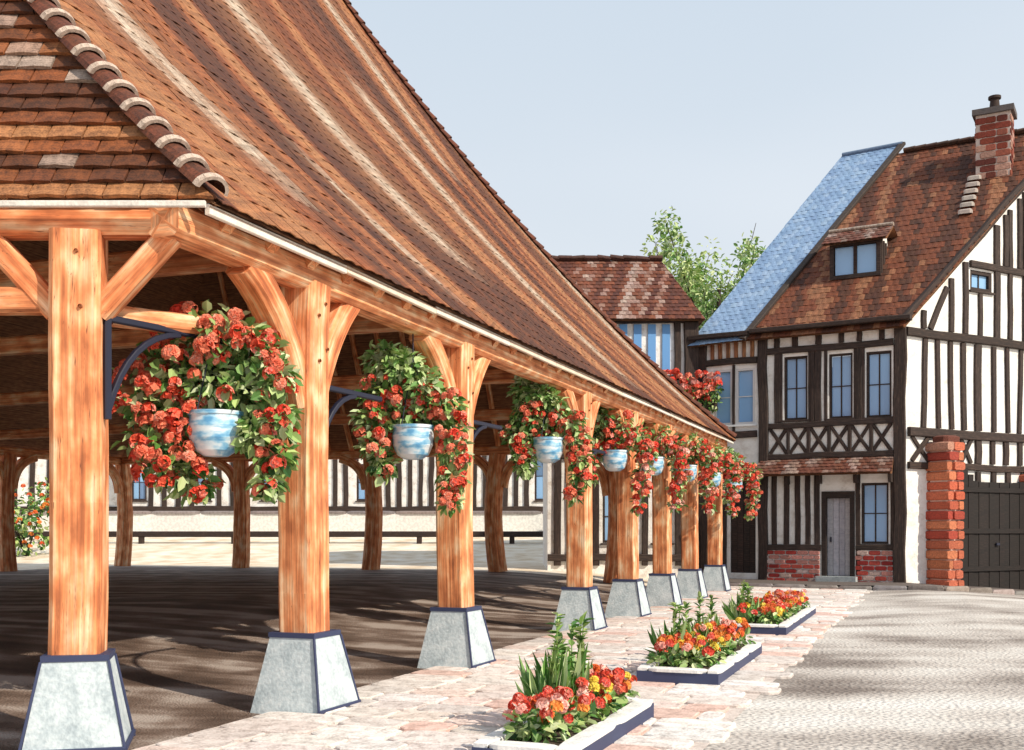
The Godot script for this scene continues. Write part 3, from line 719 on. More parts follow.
func build_timber_house():
	var C0 := Vector2(11.07, 31.0); var fd := Vector2(-0.867, 0.498); var gd := Vector2(0.874, 0.486)
	var FN := Vector2(-0.498, -0.867); var GN := Vector2(0.486, -0.874)
	var F := Facade.new(C0, fd, FN); var Gf := Facade.new(C0, gd, GN)
	var eave := 7.62; var tn := 1.05; var rp := 6.4
	var hs := thing("timbered_house", "black and white timbered house with rust brown roof, dormer and brick chimney", "house", F.at(2, 0.2))
	# --- front ---
	var wins := [[2.74, 3.44, 4.86, 6.74], [1.44, 2.12, 4.84, 6.72], [0.36, 1.06, 4.82, 6.7]]
	var door := [1.38, 2.32, 0.25, 2.72]; var w4 := [0.44, 1.2, 1.2, 2.95]
	wall(hs, F, [0.0, 4.16], [-0.4, eave], wins + [door, w4], null, "front_wall")
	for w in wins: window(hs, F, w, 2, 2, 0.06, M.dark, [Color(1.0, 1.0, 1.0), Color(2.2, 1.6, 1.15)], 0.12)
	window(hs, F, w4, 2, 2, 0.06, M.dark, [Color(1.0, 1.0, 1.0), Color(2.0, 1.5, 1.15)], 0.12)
	var dm := MB.new()
	for e in [[door[0], door[0] + 0.13, door[2], door[3]], [door[1] - 0.13, door[1], door[2], door[3]], [door[0] + 0.13, door[1] - 0.13, door[3] - 0.2, door[3]]]:
		var bx := fbox(F, e[0], e[1], e[2], e[3], -0.18, 0.05, Color(0.7, 0.7, 0.7)); dm.v.append_array(bx.v); dm.n.append_array(bx.n); dm.t.append_array(bx.t); dm.c.append_array(bx.c)
	var dr := put("door", dm, M.dark, hs)
	for k in 4:
		var a: float = lerpf(door[0] + 0.13, door[1] - 0.13, k / 4.0); var b: float = lerpf(door[0] + 0.13, door[1] - 0.13, (k + 1) / 4.0)
		put("plank", fbox(F, a + 0.006, b - 0.006, door[2] + 0.02, door[3] - 0.2, -0.16, -0.1 - 0.008 * (k % 2), vary(col(186, 180, 184), 0.14)), M.slate, dr)
	put("handle", fbox(F, door[1] - 0.26, door[1] - 0.22, 1.25, 1.4, -0.11, -0.05, Color.WHITE), M.iron, dr)
	var dv := door
	put("step", fbox(F, dv[0] - 0.1, dv[1] + 0.1, -0.1, 0.26, -0.1, 0.35, Color(0.7, 0.68, 0.66)), M.stone, dr)
	# posts and rails
	timber(hs, F, 0.12, -0.1, 0.12, eave - 0.1, 0.36, 0.1, "corner_post")
	timber(hs, F, 4.06, 0.1, 4.06, eave - 0.1, 0.3, 0.09, "corner_post")
	timber(hs, F, 0.0, 7.5, 4.2, 7.5, 0.2, 0.09, "wall_plate")
	timber(hs, F, 0.3, 6.93, 3.95, 6.93, 0.2, 0.07)
	timber(hs, F, 0.3, 4.7, 3.95, 4.7, 0.17, 0.07)
	timber(hs, F, 0.3, 3.78, 3.95, 3.78, 0.18, 0.07)
	for u in [0.62, 1.25, 1.75, 2.42, 3.1, 3.65]: timber(hs, F, u, 7.03, u, 7.4, 0.16)
	for u in [1.25, 2.42, 2.58, 3.62]: timber(hs, F, u, 4.79, u, 6.84, 0.17 if u != 2.58 else 0.1)
	for u in [0.26, 1.14, 1.36, 2.2, 2.66, 3.52]: timber(hs, F, u, 4.79, u, 6.84, 0.08, 0.04)
	for k in 6:                                       # row of crosses under the windows
		var a := lerpf(0.32, 3.9, k / 6.0); var b := lerpf(0.32, 3.9, (k + 1) / 6.0)
		timber(hs, F, a + 0.05, 3.87, b - 0.05, 4.62, 0.1, 0.045, "cross_brace"); timber(hs, F, b - 0.05, 3.87, a + 0.05, 4.62, 0.1, 0.035, "cross_brace")
		if k > 0: timber(hs, F, a, 3.86, a, 4.62, 0.1, 0.06)
	for u in [3.72, 3.36, 3.02, 2.72, 2.45]: timber(hs, F, u, 1.12, u, 3.6, 0.16)
	timber(hs, F, 2.34, 1.08, 4.0, 1.08, 0.16, 0.07); timber(hs, F, 0.3, 1.1, 1.34, 1.1, 0.15, 0.07)
	timber(hs, F, 1.28, 0.3, 1.28, 3.6, 0.14); timber(hs, F, 0.33, 1.1, 0.33, 3.6, 0.1)
	var reds := [col(188, 66, 58), col(204, 88, 76), col(168, 52, 48), col(214, 150, 140), col(226, 200, 194)]
	bricks(hs, F, 2.36, 4.2, 0.05, 1.0, 0.34, 0.13, reds); bricks(hs, F, 0.3, 1.36, 0.0, 1.02, 0.34, 0.13, reds)
	# lean-to roof over the ground floor
	var brown := col(126, 74, 56); var pale := col(196, 176, 166)
	var lc = func(c: float, t: float) -> Color:
		return vary(brown.lerp(pale, clampf(noise.get_noise_2d(c * 2.4, t * 0.6) * 1.4 + 0.12, 0, 0.75)), 0.2)
	slope(hs, "canopy_tiles", func(t): return F.at(lerpf(4.35, 4.1, t), lerpf(3.22, 3.7, t), lerpf(0.7, 0.03, t)), func(t): return F.at(lerpf(0.22, 0.3, t), lerpf(3.22, 3.7, t), lerpf(0.7, 0.03, t)), 5, 0.17, lc, M.tile)
	for u in [0.35, 1.3, 2.36, 3.3, 4.1]: timber(hs, F, u, 2.95, u, 3.3, 0.1, 0.3, "canopy_bracket")
	# --- gable ---
	var gt := func(u: float) -> float: return eave + tn * 0.86 * minf(u, 14.9 - u) - 0.14
	var cu := [7.45]
	for hh in [eave, 8.66, 9.26]:
		var x: float = (hh - eave + 0.14) / (tn * 0.86)
		cu.append_array([x, 14.9 - x])
	wall(hs, Gf, steps(0.0, 14.9, 12) + cu, [-0.9, 3.4, eave, 15.2], [[2.74, 3.7, 8.66, 9.26]], gt, "gable_wall")
	window(hs, Gf, [2.74, 3.7, 8.66, 9.26], 2, 1, 0.1, M.dark, [Color(1, 1, 1), Color(1.2, 1.15, 1.05)], 0.1)
	timber(hs, Gf, 0.0, 7.2, 9.0, 7.2, 0.26, 0.1); timber(hs, Gf, 0.1, 4.38, 9.0, 4.38, 0.26, 0.1); timber(hs, Gf, 0.1, 3.43, 9.0, 3.43, 0.2, 0.08)
	timber(hs, Gf, 2.7, 9.42, 7.45, 9.42, 0.2, 0.07)
	for u in [0.8, 1.3, 1.85, 2.4, 3.05, 3.75, 4.35, 5.0, 5.7, 6.4, 7.1]:
		timber(hs, Gf, u + rng.randf_range(-0.08, 0.08), 4.52, u, 7.06, 0.28 if u == 3.05 else rng.randf_range(0.13, 0.2), 0.05)
	for u in [0.75, 1.9, 2.5, 3.15, 3.9, 4.5, 5.2, 5.9, 6.6]:
		if u > 2.68 and u < 3.75:
			timber(hs, Gf, u, 7.34, u, 8.58, 0.16, 0.05)
		else:
			timber(hs, Gf, u, 7.34, u, minf(gt.call(u) - 0.3, 14.0), rng.randf_range(0.15, 0.22), 0.05)
	timber(hs, Gf, 1.0, 7.34, 1.7, 8.6, 0.2, 0.06)
	for u in [4.3, 4.95, 5.6]: timber(hs, Gf, u, 9.52, u, gt.call(u) - 0.3, 0.18, 0.05)
	timber(hs, Gf, 0.25, 3.56, 0.95, 4.26, 0.13, 0.05, "cross_brace"); timber(hs, Gf, 0.95, 3.56, 0.25, 4.26, 0.13, 0.04, "cross_brace")
	timber(hs, Gf, 2.3, 3.56, 2.75, 4.26, 0.13, 0.05, "cross_brace"); timber(hs, Gf, 2.75, 3.56, 2.3, 4.26, 0.13, 0.04, "cross_brace")
	for u in [3.05, 3.7, 4.3, 4.95]: timber(hs, Gf, u, 3.55, u, 4.26, 0.2 if u > 3.1 else 0.26, 0.05)
	for u in [3.05, 3.75, 4.4, 5.1]: timber(hs, Gf, u, 2.4, u, 3.32, 0.2, 0.05)
	timber(hs, Gf, -0.1, eave - 0.12, 7.45, gt.call(7.45) - 0.02, 0.24, 0.12, "barge_board")
	# other walls close the house
	var bm := MB.new()
	var cs := [F.at(0, -0.9), F.at(4.16, -0.9), F.at(4.16, -0.9, -12.8), Gf.at(14.9, -0.9)]
	for i in [1, 2]: bm.quad(cs[i], cs[i + 1], cs[i + 1] + Vector3(0, eave + 0.9, 0), cs[i] + Vector3(0, eave + 0.9, 0), Color.WHITE, F.at(2, 3, -6))
	put("rear_wall", bm, M.plaster, hs)
	# --- roof: p runs back from the front eave, u along it ---
	var rf = func(u: float, p: float) -> Vector3: return F.at(u, eave + tn * minf(p, 12.8 - p), -p)
	var dk := col(70, 44, 32); var rust := col(134, 74, 46); var tan := col(176, 122, 88)
	var rc = func(c: float, _t: float) -> Color:          # bands of darker, plain and paler tiles along the row
		var k := noise.get_noise_2d(c * 1.2, 300.0) * 1.5 + rng.randf_range(-0.3, 0.3)
		return vary(rust.lerp(dk, 0.7) if k < -0.25 else (rust.lerp(tan, 0.8) if k > 0.3 else rust), 0.12)
	slope(hs, "front_slope_tiles", func(t): return rf.call(lerpf(4.62, 1.5, t), lerpf(-0.3, rp, t)), func(t): return rf.call(lerpf(-0.05, -4.02, t), lerpf(-0.3, rp, t)), 34, 0.18, rc, M.tile, null, 0.018)
	slope(hs, "rear_slope_tiles", func(t): return rf.call(lerpf(4.5, 1.18, t), lerpf(13.1, rp, t)), func(t): return rf.call(lerpf(-7.9, -4.02, t), lerpf(13.1, rp, t)), 16, 0.4, rc, M.tile)
	for k in 15:
		var m := MB.new(); var a: Vector3 = rf.call(lerpf(1.18, -4.0, k / 15.0), rp) + Vector3(0, 0.05, 0); var b: Vector3 = rf.call(lerpf(1.18, -4.0, (k + 1.1) / 15.0), rp) + Vector3(0, 0.07, 0)
		m.sweep([a, b], 0.3, 0.16, F.ov(), vary(col(92, 62, 48), 0.2), 0.4); put("ridge_tile", m, M.tile, hs)
	timber(hs, F, -0.2, 7.55, 4.4, 7.55, 0.14, 0.34, "eave_board")
	# chimney, of single courses
	var ch := rf.call(-1.78, 5.1) as Vector3
	var cm := MB.new(); cm.box(ch + Vector3(0, 0.15, 0), F.uv() * 0.5, Vector3(0, 1.45, 0), F.ov() * 0.42, Color(0.9, 0.86, 0.84))
	var chim := put("chimney", cm, M.mortar, hs)
	for j in 13:
		var y := ch.y - 1.2 + j * 0.215
		for sd in [[F.ov(), F.uv(), 0.42, 0.5], [-F.uv(), F.ov(), 0.5, 0.42], [F.uv() * -1.0 * -1.0, F.ov(), 0.5, 0.42]]:
			var nb := 3 if j % 2 == 0 else 2
			for k in nb:
				var m := MB.new(); var w: float = sd[3] * 2.0 / nb
				var off: float = clampf(-sd[3] + w * (k + 0.5) + (w * 0.22 if j % 2 == 0 else -w * 0.22), -sd[3] + w * 0.5 - 0.02, sd[3] - w * 0.5 + 0.02)
				m.chunk(Vector3(ch.x, y, ch.z) + sd[0] * (sd[2] + 0.004) + sd[1] * off, sd[1] * (w * 0.5 - 0.012), sd[0] * rng.randf_range(0.02, 0.035), Vector3(0, 0.095, 0), 0.1, vary([col(150, 70, 52), col(120, 60, 48), col(176, 100, 80), col(200, 160, 146)][rng.randi() % 4], 0.18))
				put("brick", m, M.brick, chim)
	var cap := MB.new(); cap.box(ch + Vector3(0, 1.66, 0), F.uv() * 0.6, Vector3(0, 0.09, 0), F.ov() * 0.52, Color(0.2, 0.15, 0.14)); put("cap", cap, M.stone, chim)
	var pt := MB.new(); pt.lathe(ch + Vector3(0, 1.73, 0), [[0.17, 0.0], [0.15, 0.2], [0.13, 0.4], [0.19, 0.42], [0.19, 0.5], [0.0, 0.52]], 14, col(64, 44, 38)); put("chimney_pot", pt, M.tile, chim)
	for k in 6:                                        # stepped mortar flashing down the slope beside the stack
		var m := MB.new(); var b: Vector3 = rf.call(-1.25 + 0.02 * k, 5.1 - 0.45 - k * 0.26) + Vector3(0, 0.1, 0)
		m.chunk(b, F.uv() * 0.2, Vector3(0, 0.07, 0), F.ov() * 0.11, 0.2, vary(col(206, 194, 184), 0.1)); put("flashing", m, M.lime, chim)
	# dormer
	var D := Facade.new(C0, fd, FN)
	var du0 := 0.95; var du1 := 2.45; var dp := 1.5; var dh0: float = eave + tn * dp; var dh1 := dh0 + 1.12; var dpk := dh1 + 0.52
	var dm2 := MB.new()
	for e in [[du0, du0 + 0.12, dh0, dh1], [du1 - 0.12, du1, dh0, dh1], [du0 + 0.12, du1 - 0.12, dh1 - 0.13, dh1], [du0 + 0.12, du1 - 0.12, dh0, dh0 + 0.12]]:
		var bx := fbox(D, e[0], e[1], e[2], e[3], -dp - 0.12, -dp + 0.06, Color.WHITE); dm2.v.append_array(bx.v); dm2.n.append_array(bx.n); dm2.t.append_array(bx.t); dm2.c.append_array(bx.c)
	var dorm := put("dormer", dm2, M.dark, hs)
	for k in 2:
		var a := lerpf(du0 + 0.12, du1 - 0.12, k / 2.0); var b := lerpf(du0 + 0.12, du1 - 0.12, (k + 1) / 2.0)
		put("pane", fbox(D, a + 0.03, b - 0.03, dh0 + 0.14, dh1 - 0.15, -dp - 0.06, -dp - 0.04, Color(1.2, 1.15, 1.05)), M.glass, dorm)
	put("mullion", fbox(D, (du0 + du1) * 0.5 - 0.05, (du0 + du1) * 0.5 + 0.05, dh0 + 0.1, dh1 - 0.1, -dp - 0.08, -dp + 0.03, Color(0.8, 0.6, 0.5)), M.dark, dorm)
	var ck := MB.new(); var back := dp + (dh1 - dh0) / tn
	var rp2 := dp + 0.75
	for u in [du0 + 0.02, du1 - 0.02]:
		var a := D.at(u, dh0, -dp - 0.08); var b := D.at(u, dh1, -dp - 0.08); var c2 := D.at(u, dh1, -back)
		var tp := D.at(u, dpk - 0.05, -rp2)
		var mid := D.at((du0 + du1) * 0.5, dh1 - 0.2, -dp - 0.5)
		ck.quad(a, b, c2, (a + c2) * 0.5, Color.WHITE, mid); ck.quad(b, tp, c2, (b + c2) * 0.5, Color.WHITE, mid)
	put("cheek", ck, M.plaster, dorm)
	for k in 3:
		var bp := dp + 0.1 + k * 0.3; var m := MB.new()
		m.sweep([D.at(du0, eave + tn * bp - 0.05, -bp), D.at(du0, dh1 - 0.02, -bp)], 0.09, 0.06, D.ov(), Color.WHITE); put("stud", m, M.dark, dorm)
	slope(dorm, "dormer_tiles", func(t): return D.at(du1 + 0.2, lerpf(dh1 - 0.06, dpk, t), lerpf(-dp + 0.28, -rp2, t)), func(t): return D.at(du0 - 0.22, lerpf(dh1 - 0.06, dpk, t), lerpf(-dp + 0.28, -rp2, t)), 5, 0.18, lc, M.tile, null, 0.02)
	var dback := (dpk - eave) / tn
	slope(dorm, "dormer_rear_tiles", func(t): return D.at(du1 + 0.2, lerpf(dpk - 0.25, dpk, t), lerpf(-dback, -rp2, t)), func(t): return D.at(du0 - 0.22, lerpf(dpk - 0.25, dpk, t), lerpf(-dback, -rp2, t)), 3, 0.25, lc, M.tile, null, 0.02)
	var rr := MB.new(); rr.sweep([D.at(du1 + 0.2, dpk + 0.04, -rp2), D.at(du0 - 0.22, dpk + 0.04, -rp2)], 0.2, 0.1, D.ov(), col(206, 190, 178), 0.35); put("ridge", rr, M.tile, dorm)

	# --- slate wing ---
	var wg := thing("slate_roofed_house", "narrow house under blue slate roof joined to the timbered house", "house", F.at(5.1, 0.3))
	var ww := [[4.32, 4.92, 4.8, 6.5], [5.02, 5.62, 4.8, 6.5]]
	wall(wg, F, [4.2, 6.05], [-0.4, 7.62], ww + [[4.3, 5.1, 0.3, 3.4]], null, "front_wall")
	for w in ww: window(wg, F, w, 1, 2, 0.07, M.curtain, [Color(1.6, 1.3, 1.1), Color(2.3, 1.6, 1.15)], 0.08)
	timber(wg, F, 5.95, 0.0, 5.95, 7.5, 0.26, 0.09, "corner_post"); timber(wg, F, 4.18, 7.52, 6.1, 7.52, 0.22, 0.09, "wall_plate")
	timber(wg, F, 4.25, 6.72, 5.85, 6.72, 0.2, 0.07); timber(wg, F, 4.25, 4.5, 5.85, 4.5, 0.2, 0.07)
	for k in 6: timber(wg, F, 4.4 + k * 0.25, 6.82, 4.4 + k * 0.25, 7.41, 0.11, 0.05, "stud", M.board)
	timber(wg, F, 4.97, 4.6, 4.97, 6.62, 0.08, 0.05)
	timber(wg, F, 5.3, 0.0, 5.3, 4.4, 0.2); timber(wg, F, 5.62, 0.0, 5.62, 4.4, 0.16); timber(wg, F, 4.25, 3.5, 5.85, 3.5, 0.16)
	var wd := put("door", fbox(F, 4.3, 5.1, 3.28, 3.4, -0.12, -0.02, Color.WHITE), M.dark, wg)
	for k in 4: put("plank", fbox(F, 4.3 + k * 0.2 + 0.006, 4.5 + k * 0.2 - 0.006, 0.3, 3.28, -0.14, -0.06 - 0.01 * (k % 2), vary(Color(0.75, 0.65, 0.6), 0.2)), M.dark, wd)
	var blue := col(146, 174, 208); var lite := col(178, 199, 222); var deep := col(122, 150, 188)
	var sc = func(_c: float, _t: float) -> Color:
		return vary([blue, blue, lite, deep][rng.randi() % 4].lerp(blue, 0.55), 0.04)
	var sl0 = func(t): return rf.call(lerpf(6.35, 3.3, t), lerpf(-0.35, 6.95, t))
	var sl1 = func(t): return rf.call(lerpf(4.52, 1.2, t), lerpf(-0.35, 6.95, t)) + Vector3(0, 0.06, 0)
	var rid = func(u: float, p: float) -> Vector3: return F.at(u, eave + tn * p, -p)
	sl0 = func(t): return rid.call(lerpf(6.35, 3.3, t), lerpf(-0.35, 6.75, t))
	sl1 = func(t): return rid.call(lerpf(4.6, 1.28, t), lerpf(-0.35, 6.75, t)) + Vector3(0, 0.05, 0)
	slope(wg, "slate_courses", sl0, sl1, 46, 0.2, sc, M.slate, null, 0.009)
	var wb = func(t): return F.at(lerpf(6.35, 3.3, t), lerpf(7.25, eave + tn * 6.75, t), -lerpf(13.4, 6.75, t))
	slope(wg, "slate_hip", sl0, wb, 20, 0.4, sc, M.slate, null, 0.018)
	var wv := MB.new(); wv.sweep([sl1.call(0.0) + Vector3(0, 0.02, 0), sl1.call(1.0) + Vector3(0, 0.02, 0)], 0.2, 0.12, F.uv(), col(76, 66, 60)); put("verge", wv, M.tile, wg)
	var wr := MB.new(); wr.sweep([sl0.call(1.0), sl1.call(1.0)], 0.24, 0.14, F.ov(), col(110, 128, 156), 0.35); put("ridge", wr, M.slate, wg)
	timber(wg, F, 4.45, 7.5, 6.3, 7.5, 0.13, 0.36, "eave_board")
	var bw := MB.new()
	bw.quad(F.at(6.05, -0.4), F.at(6.05, -0.4, -12.5), F.at(6.05, 7.4, -12.5), F.at(6.05, 7.4), Color.WHITE, F.at(3, 3, -5))
	put("side_wall", bw, M.plaster, wg)

func build_gate():
	var Gf := Facade.new(Vector2(11.07, 31.0) , Vector2(0.874, 0.486), Vector2(0.486, -0.874))
	var oranges := [col(214, 108, 78), col(226, 140, 102), col(196, 84, 66), col(228, 170, 146), col(218, 122, 92)]
	for spec in [[0.88, 1.52, 4.1, "stacked orange brick pillar between white wall and black gate"], [5.0, 5.8, 3.3, "orange brick pillar on the hinge side of the black gate"]]:
		var g0 := -0.35
		var t := thing("brick_pillar", spec[3], "pillar", Gf.at((spec[0] + spec[1]) * 0.5, 0.0, 0.4), "brick gate pillars")
		put("core", fbox(Gf, spec[0] + 0.05, spec[1] - 0.05, g0, spec[2] - 0.05, 0.08, 0.68, Color(1, 0.8, 0.74)), M.mortar, t)
		var n := int((spec[2] - g0) / 0.27); var hh: float = (spec[2] - g0) / n
		for j in n:
			var cut: float = lerpf(spec[0], spec[1], [0.38, 0.6, 0.5, 0.3, 0.66][j % 5]); var jut := rng.randf_range(-0.03, 0.05)
			var wide: float = 0.08 if j == n - 1 else 0.0
			for e in [[spec[0] - jut - wide, cut - 0.012], [cut + 0.012, spec[1] + jut * 0.6 + wide]]:
				var m := MB.new(); var c := Gf.at((e[0] + e[1]) * 0.5, g0 + hh * (j + 0.5), 0.38)
				m.chunk(c, Gf.uv() * (e[1] - e[0]) * 0.5, Gf.ov() * rng.randf_range(0.36, 0.42), Vector3(0, hh * 0.5 - 0.014, 0), 0.09, vary(oranges[rng.randi() % 5], 0.15))
				put("brick", m, M.brick, t)
		var cp := MB.new(); cp.chunk(Gf.at((spec[0] + spec[1]) * 0.5 + 0.05, spec[2] + 0.08, 0.38), Gf.uv() * 0.34, Vector3(0, 0.1, 0), Gf.ov() * 0.26, 0.3, col(122, 70, 58)); put("cap", cp, M.brick, t)
	var gate := thing("wooden_gate", "tall black boarded double gate beside the brick pillar", "gate", Gf.at(3.5, 0, 0.3))
	for k in 15:
		var a := lerpf(1.57, 4.98, k / 15.0); var b := lerpf(1.57, 4.98, (k + 1) / 15.0); var mid := (a + b) * 0.5
		var top := 3.0 + (0.45 * smoothstep(2.7, 2.0, mid)) + 0.06 * smoothstep(4.2, 5.0, mid)
		put("board", fbox(Gf, a + 0.006, b - 0.006, -0.5, top, 0.26, 0.32 + 0.012 * (k % 2), vary(Color(0.26, 0.24, 0.24), 0.2)), M.dark, gate)
	for h in [0.4, 1.5, 2.7]: put("ledge", fbox(Gf, 1.6, 4.96, h, h + 0.14, 0.335, 0.375, Color(0.26, 0.24, 0.24)), M.dark, gate)
	put("gate_post", fbox(Gf, 4.985, 5.02, -0.5, 3.2, 0.2, 0.4, Color(0.6, 0.55, 0.52)), M.dark, gate)
	put("latch", fbox(Gf, 3.42, 3.56, 1.15, 1.22, 0.345, 0.39, Color.WHITE), M.iron, gate)

func build_brown_house():
	var F := Facade.new(Vector2(5.7, 34.0), Vector2(-1, 0), Vector2(0, -1))
	var t := thing("brown_roofed_house", "house with ragged rust tiled roof and blue striped upper wall behind the hall", "house", F.at(3, 0))
	wall(t, F, [0.0, 4.6], [-0.5, 8.15], [[0.75, 1.35, 1.2, 3.6], [2.2, 2.9, 1.2, 3.6]], null, "front_wall")
	for w in [[0.75, 1.35, 1.2, 3.6], [2.2, 2.9, 1.2, 3.6]]: window(t, F, w, 2, 3, 0.07, M.dark, [Color(1, 1, 1), Color(1.3, 1.2, 1.1)], 0.1)
	for u in [0.55, 1.6, 2.0, 3.1, 3.5, 3.9, 4.3]: timber(t, F, u, 0.5, u, 6.2, 0.2, 0.06, "stud")
	timber(t, F, 0.3, 0.75, 4.6, 0.75, 0.2, 0.08); timber(t, F, 0.3, 3.9, 4.6, 3.9, 0.2, 0.08)
	var b := MB.new()
	for e in [[F.at(0, -0.5), F.at(0, -0.5, -5)], [F.at(0, -0.5, -5), F.at(4.6, -0.5, -5)], [F.at(4.6, -0.5, -5), F.at(4.6, -0.5)]]:
		b.quad(e[0], e[1], e[1] + Vector3(0, 8.6, 0), e[0] + Vector3(0, 8.6, 0), Color.WHITE, F.at(2.3, 3, -2.5))
	put("rear_wall", b, M.plaster, t)
	timber(t, F, 0.18, 0.0, 0.18, 8.05, 0.42, 0.12, "corner_post"); timber(t, F, 0.6, 6.0, 0.6, 8.05, 0.2, 0.08)
	timber(t, F, 0.0, 8.1, 4.6, 8.1, 0.22, 0.12, "wall_plate")
	timber(t, F, 0.4, 6.3, 4.6, 6.3, 0.18, 0.08)
	for k in 7:
		var m := fbox(F, 0.82 + k * 0.44, 1.06 + k * 0.44, 6.5, 7.95, 0.01, 0.05, vary(col(104, 158, 214), 0.08)); put("blue_batten", m, M.paint, t)
	var rust := col(142, 80, 54); var dk := col(104, 56, 42); var wh := col(208, 186, 178)
	var rc = func(c: float, tt: float) -> Color:
		var k := noise.get_noise_2d((c + tt * 0.8) * 2.2, 700) * 1.6
		return vary(rust.lerp(dk, clampf(-k * 1.8, 0, 1)).lerp(wh, clampf(k * 2.0 - 0.35, 0, 0.85)), 0.15)
	slope(t, "front_slope_tiles", func(s): return F.at(lerpf(-0.2, 0.75, s), lerpf(8.05, 10.55, s), lerpf(0.35, -2.6, s)), func(s): return F.at(lerpf(4.8, 4.8, s), lerpf(8.05, 10.55, s), lerpf(0.35, -2.6, s)), 16, 0.2, rc, M.tile)
	slope(t, "rear_slope_tiles", func(s): return F.at(lerpf(-0.2, 0.75, s), lerpf(8.05, 10.55, s), lerpf(-5.4, -2.6, s)), func(s): return F.at(lerpf(4.8, 4.8, s), lerpf(8.05, 10.55, s), lerpf(-5.4, -2.6, s)), 10, 0.4, rc, M.tile)
	slope(t, "hip_tiles", func(s): return F.at(lerpf(-0.2, 0.75, s), lerpf(8.05, 10.55, s), lerpf(0.35, -2.6, s)), func(s): return F.at(lerpf(-0.2, 0.75, s), lerpf(8.05, 10.55, s), lerpf(-5.4, -2.6, s)), 10, 0.3, rc, M.tile)
	for k in 9:
		var m := MB.new(); m.sweep([F.at(0.7 + k * 0.43, 10.6 + rng.randf_range(-0.02, 0.05), -2.6), F.at(1.15 + k * 0.43, 10.62 + rng.randf_range(-0.02, 0.05), -2.6)], 0.28, 0.18, F.ov(), vary(col(92, 58, 48), 0.2), 0.4); put("ridge_tile", m, M.tile, t)
	# geranium box fixed below the battens
	var fb := thing("flower_box", "long box of red geraniums on the wall above the hall eave", "flower box", W(5.3, 33.55, 5.4))
	var bx := MB.new(); bx.box(W(5.25, 33.6, 5.42), Vector3(1.0, 0, 0), Vector3(0, 0.16, 0), Vector3(0, 0, 0.16), Color(0.9, 0.8, 0.75)); put("trough", bx, M.dark, fb)
	var lf := MB.new(); var fl := MB.new()
	for k in 26:
		var c := W(5.25 + rng.randf_range(-0.95, 0.95), 33.5 + rng.randf_range(-0.2, 0.2), 5.5 + rng.randf_range(-0.25, 0.5))
		clump(lf, c, Vector3(0.22, 0.2, 0.2), 26, 0.12, GREENS)
	for k in 90: head(fl, W(5.25 + rng.randf_range(-1.0, 1.0), 33.42 + rng.randf_range(-0.25, 0.2), 5.75 + rng.randf_range(-0.2, 0.65)), rng.randf_range(0.1, 0.15), REDS)
	put("foliage", lf, M.leaf, fb); put("blossoms", fl, M.petal, fb)

